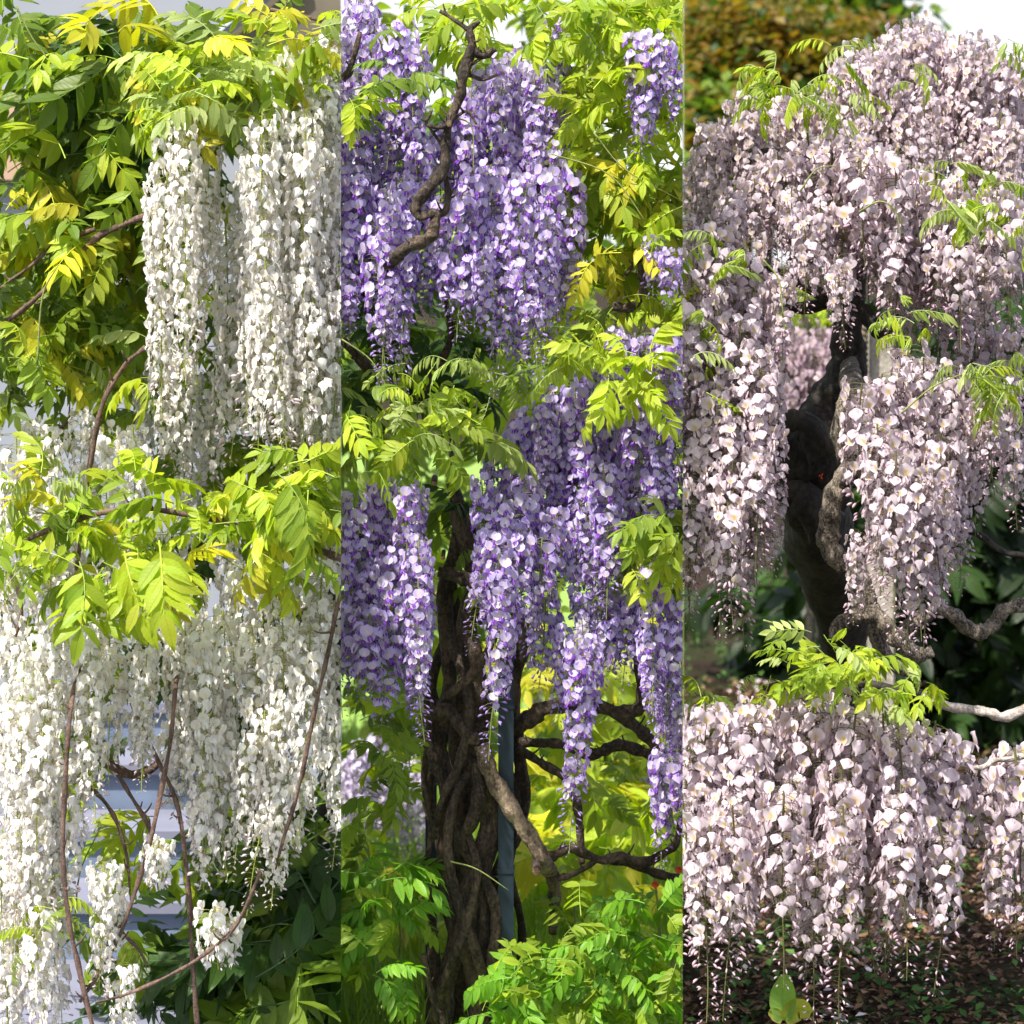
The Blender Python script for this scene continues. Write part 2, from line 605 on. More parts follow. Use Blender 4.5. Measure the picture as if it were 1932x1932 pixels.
def raceme_plan(L, size, n, seed, open_to=.72, fat=1.0):
    """rachis points and blossom placements (variant, location, 3x3) of a hanging flower cluster"""
    rg = np.random.default_rng(seed)
    sx, sy = rg.uniform(-.06, .06, 2) * L
    bend = rg.uniform(-1, 1, 2) * .03 * L
    rp = [np.array((sx * t * t + bend[0] * math.sin(t * 5), sy * t * t + bend[1] * math.sin(t * 4), -L * t)) for t in np.linspace(0, 1, 7)]
    rc = catmull(rp, 4)
    pl = []
    for i in range(n):
        u_ = (i + .5) / n * (open_to + (1 - open_to) * .6)
        t = u_ if u_ < open_to else open_to + (u_ - open_to) / .6
        t = min(1, max(0, t + rg.uniform(-.012, .012)))
        ph = i * 2.39996 + rg.uniform(-.4, .4)
        pos = np.array([np.interp(t, np.linspace(0, 1, len(rc)), rc[:, k]) for k in range(3)])
        if t < open_to + rg.uniform(-.07, .07):
            s = size * (1.12 - .5 * t) * rg.uniform(.82, 1.14)
            var = int(rg.integers(0, 8))
            if t < .08:
                s *= .8
        else:
            q = (t - open_to) / (1 - open_to)
            s = size * max(.34, .84 - .5 * q) * rg.uniform(.85, 1.1)
            var = 8 + int(rg.integers(0, 3))
        tilt = rg.uniform(-.5, .3) - .15
        M = rotm(0, 0, ph - math.pi / 2 + rg.uniform(-.3, .3)) @ rotm(tilt, rg.uniform(-.5, .5), rg.uniform(-.4, .4)) * s
        off = (M @ np.array((0, 1.25, .05))) * fat
        pl.append((var, pos + off, M, 1.07 - .2 * t + rg.uniform(-.05, .05)))
    return rc, pl


def rachis(mb, rc, pal, r=.0045):
    V, F = tube(rc[::2], [r, r * .8, r * .45], 5, 3, caps=False)
    mb.add(V, F, pal['stem'], m=1)


RACEMES = {}


def raceme_set(kind, dims, size, seeds=3, dens=1.0, fat=1.0, open_to=.72):
    out = []
    for L in dims:
        for s in range(seeds):
            n = int(L / (size * .118) * dens)
            rc, pl = raceme_plan(L, size, n, s * 31 + int(L * 1000), open_to, fat)
            mb = MB()
            rachis(mb, rc, PAL[kind], size * .085)
            for var, pos, M, tint in pl:
                v, f, c, u, m = BLOS[kind][var]
                mb.add(v @ M.T + pos, f, np.minimum(c * tint, .92), u, m)
            out.append((L, mb.mesh('flower_cluster', [M_PETAL, M_SHOOTC]), (rc, pl, size)))
    return out


RACEMES['white'] = raceme_set('white', (.15, .26, .42, .62, .82, 1.02), .0305, 3, 1.0, open_to=.80)
RACEMES['violet'] = raceme_set('violet', (.22, .40, .58, .76, .95), .0275, 3, 1.05, open_to=.72)
RACEMES['pink'] = raceme_set('pink', (.36, .50, .66, .82), .035, 4, 1.0, open_to=.60)
RACEMES['pink_big'] = raceme_set('pink', (.42, .56, .70), .040, 4, .95, open_to=.58)
RACEMES['pink_small'] = raceme_set('pink', (.36, .52, .68), .0285, 3, 1.05, open_to=.78)
RACEMES['pale_violet'] = raceme_set('pale_violet', (.40, .58), .028, 3, 1.0)
RACEMES['dusk_pink'] = raceme_set('dusk_pink', (.50, .7), .05, 3, .9)


SINGLES = {}


def hang(root, kind, px, py, Lpx, y, zone, hero=False, tilt=0.0):
    """hang one flower cluster from a photo position"""
    k = PX * (y + 9) / 9
    L = Lpx * k
    opts = RACEMES[kind]
    best = sorted(opts, key=lambda o: abs(o[0] - L) + random.random() * .08)[0]
    sc = min(1.25, max(.78, L / best[0]))
    loc = P(px, py, y) - np.array(root.location)
    palk = 'pink' if kind.startswith('pink_') else kind
    rot = (random.uniform(-.06, .06), tilt + random.uniform(-.05, .05), random.uniform(0, 6.28))
    if hero:                              # single blossoms up to about 300 a plant
        SINGLES[root.name] = SINGLES.get(root.name, 0) + len(best[2][1])
        hero = SINGLES[root.name] <= 340
    if not hero:
        o = link('flower_cluster', best[1], root, zone, loc)
        o.rotation_euler = rot
        o.scale = (sc, sc, sc)
        return o
    rc, pl, size = best[2]
    mb = MB()
    rachis(mb, rc, PAL[palk], size * .085)
    o = link('flower_cluster', mb.mesh('flower_cluster_stalk', [M_PETAL, M_SHOOTC]), root, zone, loc)
    o.rotation_euler = rot
    o.scale = (sc, sc, sc)
    for var, pos, M, tint in pl:
        b = link('blossom' if var < 8 else 'flower_bud', blossom_mesh(palk, var), o, zone)
        mm = Matrix([list(map(float, M[i])) + [float(pos[i])] for i in range(3)] + [[0, 0, 0, 1]])
        b.matrix_local = mm
    return o


def curve(pts):
    xs = [p[0] for p in pts]
    ys = [p[1] for p in pts]
    return lambda x: float(np.interp(x, xs, ys))


def mass(root, kind, x0, x1, top, bot, step, Lr, yt, yb, zone, adv=.5, jx=8, dj=.12, start=.0, skip=0.0):
    """hang clusters in columns so that they fill the space between a top and a bottom line"""
    tf, bf = curve(top), curve(bot)
    x = x0
    step *= 1.0 if kind == 'pink_small' else 1.08
    while x <= x1:
        xx = x + random.uniform(-jx, jx)
        t, b = tf(xx), bf(xx) + random.uniform(-60 if kind == 'pink_small' else -105, 30)
        cur = t + random.uniform(0, 40) + start
        while True:
            L = random.uniform(*Lr)
            last = cur + L > b
            if last:
                L = min(L, max(Lr[0] * .7, b - cur))
                cur = b - L
            f = 0 if b - t < 1 else min(1, max(0, (cur - t) / (b - t)))
            if random.random() >= skip:
                hang(root, kind, xx + random.uniform(-jx, jx), max(cur, t), L, yt + (yb - yt) * f + random.uniform(-dj, dj), zone)
            if last:
                break
            cur += L * adv * random.uniform(.85, 1.15)
        x += step


# ------------------------------------------------------------------ leaves
def leaflet(width, fold, droop, rg, nv=5):
    ws = {5: [.28, .95, 1.0, .58, .0], 6: [.22, .85, 1.0, .86, .48, 0]}[nv]
    V, U = [], []
    side = rg.uniform(-.06, .06)
    tw = rg.uniform(-.35, .35)
    for a, t in enumerate(np.linspace(0, 1, nv)):
        for u in (-1, 0, 1):
            w_ = u * width * ws[a]
            zz = fold * abs(w_) - droop * t * t
            V.append((t, w_ * math.cos(tw * t) + side * math.sin(3 * t), zz + w_ * math.sin(tw * t) + rg.uniform(-.012, .012)))
            U.append((u * max(ws[a], .25), t))
    return np.array(V), np.array(grid_faces(3, nv)), np.array(U)


def leaf_plan(kind, seed):
    """rachis and leaflets (location, 3x3, shape) of one compound leaf of unit length that grows along +x"""
    rg = np.random.default_rng(seed)
    young = kind == 'young'
    n = int(rg.integers(5, 8)) if not young else int(rg.integers(5, 7))
    droop = rg.uniform(.15, .6) if not young else rg.uniform(.5, 1.0)
    curl = rg.uniform(-.2, .2)
    rp = [np.array((t * (1 - .25 * droop * t), curl * t * t, -.45 * droop * t * t + .12 * math.sin(t * 3))) for t in np.linspace(0, 1, 6)]
    rc = catmull(rp, 3)
    pl = []
    for i in range(n):
        t = .24 + .72 * i / (n - 1)
        pos = np.array([np.interp(t, np.linspace(0, 1, len(rc)), rc[:, k]) for k in range(3)])
        for s in (-1, 1):
            ln = (.46 - .16 * abs(t - .5)) * rg.uniform(.85, 1.12) * (.8 if young else 1)
            ang = s * (rg.uniform(.85, 1.2) if not young else rg.uniform(.5, 1.3))
            pitch = rg.uniform(.15, .95) if not young else rg.uniform(1.0, 1.45)
            M = rotm(0, 0, ang) @ rotm(0, pitch, 0) @ rotm(s * rg.uniform(-.5, .3), 0, 0) * ln
            pl.append((pos, M, leaflet(.18 if not young else .115, .55 if young else .28, rg.uniform(.05, .3), rg)))
    M = rotm(0, .5 + .5 * droop if not young else 1.2, rg.uniform(-.3, .3)) * .42
    pl.append((rc[-1], M, leaflet(.19 if not young else .13, .3, .2, rg)))
    return rc, pl


LEAFCOL = {
    'lime': ((.34, .46, .035), (.45, .50, .035)), 'green': ((.13, .22, .025), (.20, .28, .03)), 'dark': ((.035, .085, .018), (.06, .12, .022)),
    'yellow': ((.50, .49, .03), (.58, .53, .04)),
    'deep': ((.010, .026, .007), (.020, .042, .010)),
    'fresh': ((.12, .29, .02), (.20, .38, .025)),
    'olive': ((.13, .115, .018), (.20, .165, .025)),
    'young': ((.33, .42, .13), (.45, .52, .18)), 'mid': ((.22, .33, .03), (.31, .40, .03)), 'rust': ((.24, .12, .02), (.20, .16, .02)),
}
LEAFSET = {}


def leafset(tone, kind, count, base):
    key = (tone, kind)
    if key not in LEAFSET:
        out = []
        for i in range(count):
            rc, pl = leaf_plan(kind, base + i * 7)
            rg = np.random.default_rng(base + i)
            mb = MB()
            c0, c1 = map(np.array, LEAFCOL[tone])
            V, F = tube(rc, [.012, .009, .005], 3, 1, caps=False)
            mb.add(V, F, c0 * .9, m=1)
            cols = []
            for pos, M, (v, f, u) in pl:
                c = c0 + (c1 - c0) * rg.random()
                cols.append(c)
                mb.add(v @ M.T + pos, f, c, u, 0)
            out.append((mb.mesh('leaf', [M_LEAF, M_SHOOTC]), mb.arrays(), (rc, pl, cols, c0)))
        LEAFSET[key] = out
    return LEAFSET[key]


class Foliage:
    """collects compound leaves of one plant; the ones that show largest become parts, the rest one joined mass"""
    def __init__(s, root, zone):
        s.root, s.zone, s.items = root, zone, []

    def leaf(s, px, py, y, size, tone='lime', kind='mature', yaw=None, tilt=None, roll=None):
        st = leafset(tone, kind, 12, {'lime': 100, 'yellow': 150, 'deep': 160, 'fresh': 170, 'olive': 180, 'green': 200, 'dark': 300, 'young': 400, 'mid': 500, 'rust': 600}[tone])
        i = random.randrange(len(st))
        yaw = random.uniform(0, 6.28) if yaw is None else yaw
        tilt = random.uniform(-.5, .7) if tilt is None else tilt
        roll = random.uniform(-.8, .8) if roll is None else roll
        M = rotm(0, 0, yaw) @ rotm(0, tilt, 0) @ rotm(roll, 0, 0) * size
        # lean the upper side towards the open side of the plant
        M = rotm(random.uniform(.1, .75), 0, 0) @ M
        s.items.append((st[i], P(px, py, y), M, size))

    def fill(s, poly, n, y0, y1, size, tones=('lime',), kinds=('mature',), **kw):
        xs = [p[0] for p in poly]
        ys = [p[1] for p in poly]
        c = 0
        big = kw.pop('big', False)
        if not big:
            n, size = int(n * 1.75), size * .69
        while c < n:
            x, y = random.uniform(min(xs), max(xs)), random.uniform(min(ys), max(ys))
            ins = False
            for i in range(len(poly)):
                (ax, ay), (bx, by) = poly[i], poly[i - 1]
                if (ay > y) != (by > y) and x < (bx - ax) * (y - ay) / (by - ay) + ax:
                    ins = not ins
            if ins:
                s.leaf(x, y, random.uniform(y0, y1), size * random.uniform(.7, 1.25), random.choice(tones), random.choice(kinds), **kw)
                c += 1

    def build(s, most=290, hero=24, name='leaf', restname='foliage', restkind='stuff'):
        base = np.array(s.root.location)
        s.items.sort(key=lambda q: q[1][1] - q[3] * .8)
        for k, (st, loc, M, size) in enumerate(s.items[:most]):
            mm = Matrix([list(map(float, M[i])) + [float(loc[i] - base[i])] for i in range(3)] + [[0, 0, 0, 1]])
            if k < hero:
                rc, pl, cols, c0 = st[2]
                if 'stalk' not in LEAFM.setdefault(id(st), {}):
                    mb = MB()
                    V, F = tube(rc, [.012, .009, .005], 3, 1, caps=False)
                    mb.add(V, F, c0 * .9)
                    LEAFM[id(st)]['stalk'] = mb.mesh('leaf_stalk', [M_SHOOTC])
                    LEAFM[id(st)]['blades'] = [MB().add(v, f, c, u).mesh('leaflet', [M_LEAF]) for (pos, MM, (v, f, u)), c in zip(pl, cols)]
                o = link(name, LEAFM[id(st)]['stalk'], s.root, s.zone)
                o.matrix_local = mm
                for (pos, MM, _), bm_ in zip(pl, LEAFM[id(st)]['blades']):
                    b = link('leaflet', bm_, o, s.zone)
                    b.matrix_local = Matrix([list(map(float, MM[i])) + [float(pos[i])] for i in range(3)] + [[0, 0, 0, 1]])
            else:
                o = link(name, st[0], s.root, s.zone)
                o.matrix_local = mm
        rest = s.items[most:]
        if rest:
            mb = MB()
            for st, loc, M, size in rest:
                v, f, c, u, m = st[1]
                mb.add(v @ M.T + loc - base, f, c * random.uniform(.8, 1.2), u, m)
            o = link(restname, mb.mesh(restname, [M_LEAF, M_SHOOTC]), s.root, s.zone)
            if restkind:
                o['kind'] = restkind


LEAFM = {}


def shoots(root, lst, y, zone, r=2.2, m=None):
    for i, pts in enumerate(lst):
        limb('shoot', root, pts, [r, r * .8, r * .5], y, m or M_SHOOT, zone, 0, 5, i)


# ------------------------------------------------------------------ the setting
def sheet(name, pts, m, z, kind='structure', zone=None, sub=1):
    mb = MB()
    v = [(x, y, z) for x, y in pts]
    mb.add(v, [(0, i, i + 1) for i in range(1, len(pts) - 1)], (.1, .1, .1))
    o = link(name, mb.mesh(name, [m], False), None, zone)
    return tag(o, kind=kind)


def wedge(x_l, x_r, y0, y1):
    """ground strip between two photo columns"""
    f = lambda px, y: (px / 1932 - .5) * W0 * (y + 9) / 9
    return [(f(x_l, y0), y0), (f(x_r, y0), y0), (f(x_r, y1), y1), (f(x_l, y1), y1)]


XL, XR = 643.3, 1288.0
sheet('ground', [(-400, -40), (400, -40), (400, 900), (-400, 900)], M_SOIL, 0)
sheet('lawn', wedge(XL, XR, -4, 30), M_LAWN, .004)
sheet('paving', wedge(-500, XL, -4, 12), M_STONE, .004)

# ============================================================ LEFT: white wisteria by a house
Z0 = 0
hb = P(200, 100, 4.6)
house = thing('house', 'pale house wall with dark sloping eave behind the white wisteria', 'house', (hb[0], 4.6, 0))
def hpart(name, v, f, m):
    v = np.array(v, float) - np.array(house.location)
    return link(name, MB().add(v, f, (.3, .3, .3)).mesh(name, [m], False), house, Z0)
a0 = P(-260, 0, 4.6)[0]
b0 = P(660, 0, 4.6)[0]
zt = P(0, 190, 4.6)[2]
z1_, z2_ = P(0, 340, 4.6)[2], P(0, 170, 4.6)[2]
hpart('wall', *box_arr(a0, b0, 4.6, 4.9, 0, 6.0), M_RENDER)
hpart('wall_band', *box_arr(a0, P(170, 0, 4.6)[0], 4.52, 4.597, z1_, z2_), M_TAN)
# sloping eave: a thick board running down to the left, with its rafters
e0, e1 = P(545, -30, 3.6), P(360, 112, 3.6)
e2, e3 = P(720, 60, 3.6), P(720, -60, 3.6)
prof = [P(560, -60, 3.6), P(395, 82, 3.6), P(410, 108, 3.6), P(720, 150, 3.6), P(720, -60, 3.6)]
vv = [tuple(p) for p in prof] + [(p[0], 4.58, p[2]) for p in prof]
ff = [(0, i, i + 1) for i in range(1, 4)] + [(5, 5 + i + 1, 5 + i) for i in range(1, 4)]
for i in range(5):
    j_ = (i + 1) % 5
    ff += [(i, i + 5, j_), (j_, i + 5, j_ + 5)]
hpart('eave', vv, ff, M_EAVE)
p0, p1 = P(562, -62, 3.55), P(392, 84, 3.55)
V_, F_ = tube([p0, p1], [.03, .03], 4, 2)
hpart('barge_board', V_, F_, M_RENDER)

# low stone steps at the foot of the house
steps = thing('stone_steps', 'bluish grey stone steps behind the hanging white flowers', 'steps', (P(300, 0, 2.6)[0], 2.6, 0))
for i in range(4):
    xa, xb_ = P(90, 0, 2.4)[0], P(470, 0, 2.4)[0]
    v_, f_ = box_arr(xa, xb_, 1.9 + i * .45, 1.9 + (i + 1) * .45 + (.01 if i < 3 else .3), .002, .17 * (i + 1))
    o = link('step', MB().add(np.array(v_) - np.array(steps.location), f_, (.3, .3, .3)).mesh('step', [M_STONESHADE], False), steps, Z0)
    v_, f_ = box_arr(xa - .02, xb_ + .02, 1.87 + i * .45, 1.9 + (i + 1) * .45 - .035, .17 * (i + 1) + .002, .17 * (i + 1) + .04)
    link('tread', MB().add(np.array(v_) - np.array(steps.location), f_, (.3, .3, .3)).mesh('tread', [M_STONE], False), steps, Z0)

ww = thing('white_wisteria', 'wisteria with long hanging white flower clusters and yellow green leaves', 'wisteria', (P(625, 0, 1.0)[0], 1.0, 0))
limb('trunk', ww, [(632, 2050), (628, 1700), (622, 1480), (636, 1200), (610, 900), (600, 500), (560, 200)], [30, 24, 20, 17, 14, 10, 7], 1.0, M_DARKBARK, Z0, .15, 10, 3)
for i, (pts, r, y) in enumerate([
    ([(0, 615), (60, 570), (130, 500), (180, 450), (230, 425), (285, 403)], [5, 5, 5, 6, 6, 6], .25),
    ([(-20, 560), (60, 500), (110, 458), (180, 432)], [3, 3.5, 4, 4], .32),
    ([(0, 1052), (70, 1010), (150, 978), (240, 960), (300, 962), (400, 980), (480, 1000), (560, 1020)], [4, 5, 5.5, 5.5, 5, 5, 5, 6], -.12),
    ([(275, 655), (235, 690), (195, 760), (172, 860), (160, 960), (140, 1100)], [4, 4.5, 5, 5, 4.5, 4], .25),
    ([(510, 18), (570, 30), (645, 50)], [3.5, 4, 4.5], .2),
    ([(150, 1240, .35), (136, 1320, .05), (125, 1440), (119, 1600), (130, 1740), (150, 1830), (175, 1940)], [3, 4, 4.5, 4.5, 4.5, 5, 5], -.2),
    ([(345, 1200, .4), (330, 1310, .03), (318, 1420), (290, 1560), (262, 1660), (232, 1750), (205, 1810, .15)], [3, 4, 4.5, 4.5, 4.5, 4, 1.5], -.1),
    ([(225, 1270, .3), (250, 1330, .1), (290, 1420), (335, 1520), (352, 1640), (362, 1780), (372, 1940)], [2, 3, 4, 4, 4.5, 4.5, 5], .05),
    ([(200, 1420), (240, 1490), (280, 1560), (292, 1620), (298, 1680)], [3.5, 4, 4, 2.5, 1], .12),
    ([(110, 1450), (175, 1490), (215, 1540), (240, 1620), (246, 1700)], [4, 4, 4, 3, 1], .1),
    ([(655, 1080), (640, 1130), (612, 1260), (590, 1360), (560, 1500), (530, 1600), (515, 1660, .1)], [3, 4, 4, 4, 4, 3, 1], -.15),
    ([(180, 1892), (250, 1872), (330, 1835), (400, 1790), (450, 1738), (492, 1645)], [2, 3, 3.5, 3.5, 3.5, 4], -.18),
    ([(200, 1440), (262, 1462), (330, 1420), (400, 1400)], [8, 9, 8, 6], .9),
    ([(180, 1700), (230, 1760), (260, 1790), (285, 1830)], [3, 4, 3, 1], .1),
    ([(232, 1740), (190, 1830), (150, 1890)], [4, 4, 3.5], 0),
    ([(560, 1020), (610, 1040), (660, 1060)], [6, 7, 8], -.1),
    ([(90, 900), (110, 820), (150, 770)], [4, 4, 3], .5),
    ([(20, 1230), (40, 1140), (0, 1040)], [3, 4, 4], .1),
]):
    limb('branch', ww, pts, r, y, M_TWIG, Z0, .3, 8, i, 9, True)
shoots(ww, [[(30, 10), (60, 70), (90, 110)], [(560, 200), (480, 190), (400, 220), (350, 280)], [(600, 190), (575, 240), (570, 320)],
            [(60, 950), (160, 1000), (250, 1010), (340, 1005)], [(70, 690), (80, 560), (110, 500)], [(330, 980), (420, 1050), (480, 1085)],
            [(140, 1770), (150, 1650), (190, 1560)], [(70, 1860), (85, 1760), (140, 1690)]], .1, Z0)
Hw = []
for px, py, L, y, hero in [
    (345, 205, 520, -.02, True), (322, 250, 560, .05, False), (398, 240, 330, .16, False), (385, 320, 420, .22, False), (300, 330, 360, .15, False),
    (495, 210, 700, -.1, False), (468, 260, 560, .02, False), (520, 240, 640, .1, False), (578, 205, 720, -.06, False), (555, 300, 600, .14, False),
    (610, 150, 520, .05, False), (635, 240, 600, .12, False), (600, 350, 560, .2, False), (640, 500, 430, .05, False), (525, 105, 240, .12, False), (560, 90, 260, .08, False),
    (590, 120, 250, .2, False), (460, 330, 430, .24, False), (535, 420, 470, .2, False), (425, 420, 420, .3, False), (440, 560, 320, .3, False),
    (615, 700, 420, .3, False), (640, 860, 300, .1, False), (575, 500, 400, .05, False), (480, 480, 400, .0, False), (620, 60, 200, .25, False),
    (505, 560, 320, -.02, False), (590, 560, 330, .0, False),
    # behind, half shaded
    (310, 640, 260, .35, False), (345, 660, 250, .35, False), (275, 700, 220, .9, False), (60, 790, 230, .35, False), (30, 820, 200, .35, False), (100, 800, 230, .35, False),
    (150, 770, 220, .35, False), (195, 800, 200, .35, False), (20, 900, 250, .35, False), (400, 700, 250, .7, False), (370, 760, 260, .8, False), (250, 800, 250, .35, False),
    (60, 960, 240, .6, False), (140, 980, 260, .7, False), (230, 960, 240, .7, False), (330, 1000, 260, .6, False), (420, 950, 260, .6, False), (500, 940, 300, .5, False), (590, 920, 300, .4, False),
    # lower curtain
    (560, 1060, 430, .05, False), (610, 1050, 560, 0, False), (640, 1120, 520, .1, False), (585, 1180, 420, -.05, False), (530, 1130, 600, -.05, False), (505, 1200, 400, .08, False),
    (475, 1180, 420, .05, False), (440, 1230, 360, .12, False), (420, 1150, 380, .2, False), (385, 1170, 480, -.02, False), (350, 1190, 300, .1, False), (325, 1180, 330, .05, False),
    (285, 1160, 330, 0, False), (265, 1230, 250, .15, False), (180, 1160, 400, -.05, False), (205, 1200, 280, .1, False), (150, 1200, 330, .1, False),
    (110, 1170, 520, -.02, False), (75, 1190, 560, 0, False), (45, 1250, 540, -.1, True), (15, 1300, 520, -.02, False), (85, 1350, 430, -.08, False), (120, 1420, 300, 0, False),
    (20, 1170, 420, .1, False), (5, 1560, 380, .05, False), (60, 1560, 400, .02, False), (30, 1650, 330, .1, False), (100, 1660, 290, .05, False), (75, 1700, 300, -.1, False), (20, 1790, 250, 0, False),
    (195, 1625, 250, -.12, False), (205, 1640, 180, -.05, False), (228, 1815, 160, -.1, False), (290, 1590, 80, -.1, False), (300, 1585, 90, -.08, False), (405, 1710, 120, -.14, False), (425, 1720, 100, -.1, False),
    (395, 1500, 180, .05, False), (520, 1480, 230, -.05, False), (545, 1440, 200, -.02, False), (410, 1360, 300, .05, False), (460, 1400, 230, .0, False), (500, 1340, 260, .0, False), (635, 1350, 260, 0, False),
    (330, 1350, 200, .3, False), (20, 1060, 280, .4, False), (90, 1060, 260, .4, False), (275, 1070, 250, .3, False), (370, 1080, 260, .25, False), (460, 1060, 260, .3, False), (200, 1060, 240, .4, False),
]:
    hang(ww, 'white', px, py, L, y, Z0, hero)
fw = Foliage(ww, Z0)
fw.fill([(0, 0), (300, 20), (310, 200), (280, 420), (0, 420)], 90, .3, 1.0, .24, ('lime', 'yellow', 'green', 'mid'), big=True)
fw.fill([(90, 90), (330, 90), (320, 340), (100, 360)], 66, .35, 1.1, .25, ('dark', 'green', 'green'), big=True)
fw.fill([(0, 380), (280, 380), (290, 680), (0, 680)], 90, .3, 1.0, .25, ('lime', 'yellow', 'mid', 'green'))
fw.fill([(0, 60), (290, 60), (290, 780), (0, 780)], 80, 1.0, 2.2, .3, ('mid', 'green', 'lime'))
fw.fill([(360, 100), (470, 20), (640, 10), (640, 150), (560, 200), (300, 220)], 46, -.05, .5, .24, ('lime', 'yellow', 'mid', 'young'))
fw.fill([(300, 100), (460, 80), (440, 230), (290, 260)], 24, -.1, .3, .23, ('lime', 'young'), ('mature', 'young'))
fw.fill([(0, 600), (300, 640), (330, 740), (0, 740)], 22, .1, .6, .2, ('lime', 'young', 'green'), ('mature', 'young'))
fw.fill([(250, 600), (640, 500), (640, 900), (250, 900)], 70, .9, 1.7, .26, ('lime', 'mid', 'green'))
fw.fill([(0, 880), (330, 870), (640, 900), (640, 1060), (400, 1120), (0, 1120)], 46, -.3, .15, .23, ('lime', 'yellow', 'lime', 'mid'))
fw.fill([(120, 1050), (340, 1050), (260, 1180), (160, 1180)], 9, -.35, -.1, .24, ('lime',))
fw.fill([(440, 850), (600, 860), (640, 1000), (460, 1000)], 16, -.3, .0, .26, ('mid', 'green', 'lime'))
fw.fill([(0, 860), (120, 860), (150, 1060), (0, 1080)], 14, -.3, 0, .2, ('young', 'lime'), ('young',))
fw.fill([(120, 1400), (420, 1400), (380, 1660), (140, 1660)], 10, .4, 1.2, .26, ('lime', 'mid', 'lime'))
fw.fill([(100, 1640), (420, 1640), (330, 1932), (130, 1932)], 12, .5, 1.2, .28, ('green', 'mid', 'dark'))
fw.fill([(40, 1690), (150, 1690), (150, 1800), (40, 1800)], 8, -.2, 0, .16, ('young', 'lime'), ('young',))
fw.fill([(0, 1000), (640, 1000), (640, 1400), (0, 1400)], 50, .6, 1.3, .26, ('green', 'mid', 'dark'))
for px, py, sz in ((300, 1020, .26), (235, 1040, .24), (150, 1060, .24), (520, 890, .27)):
    fw.leaf(px, py, -.42, sz, random.choice(('lime', 'mid')), yaw=random.uniform(-2.4, -.6), tilt=random.uniform(.1, .6))
fw.build()

sh = thing('leafy_shrub', 'dark green broad leaved shrub below the white flower curtain', 'shrub', (P(540, 0, .6)[0], .9, 0))
limb('stem', sh, [(560, 2100), (555, 1850), (540, 1700)], [8, 7, 4], .9, M_DARKBARK, Z0, .1, 7, 5)
fs = Foliage(sh, Z0)
fs.fill([(470, 1660), (643, 1520), (643, 1932), (450, 1932)], 130, .4, 1.4, .32, ('dark', 'dark', 'green'), big=True)
fs.fill([(480, 1720), (643, 1660), (643, 1932), (460, 1932)], 40, .2, .6, .36, ('dark', 'green'), big=True)
fs.build(most=150, hero=12)

# ============================================================ MIDDLE: violet wisteria on a blue steel frame
Z1 = 1
tr = thing('trellis', 'blue steel post frame held inside the twisted wisteria trunk', 'trellis', (P(890, 0, .55)[0], .55, 0))
def trpart(name, v, f, m):
    return link(name, MB().add(np.array(v) - np.array(tr.location), f, (.1, .1, .1)).mesh(name, [m], False), tr, Z1)
for x0_, x1_, y_, pt_ in ((940, 969, .40, 1210), (803, 824, .95, 1370)):
    pa, pb = P(x0_, 0, y_), P(x1_, 0, y_)
    v_, f_ = box_arr(pa[0], pb[0], y_ - .03, y_ + .03, 0, P(0, pt_, y_)[2])
    o_ = trpart('post', v_, f_, M_STEEL)
for py in (1330, 1500, 1640):
    pa, pb = P(938, py, .40), P(971, py, .40)
    v_, f_ = box_arr(pa[0], pb[0], .366, .434, pa[2] - .007, pa[2] + .007)
    trpart('clamp', v_, f_, M_STEEL)
for i, py in enumerate((1380, 1480, 1540, 1660, 1800)):
    V_, F_ = tube([P(822, py, .92), P(880, py - 4, .72), P(938, py - 6, .5)], [.004, .004], 5, 3)
    trpart('wire', V_, F_, M_WIRE)

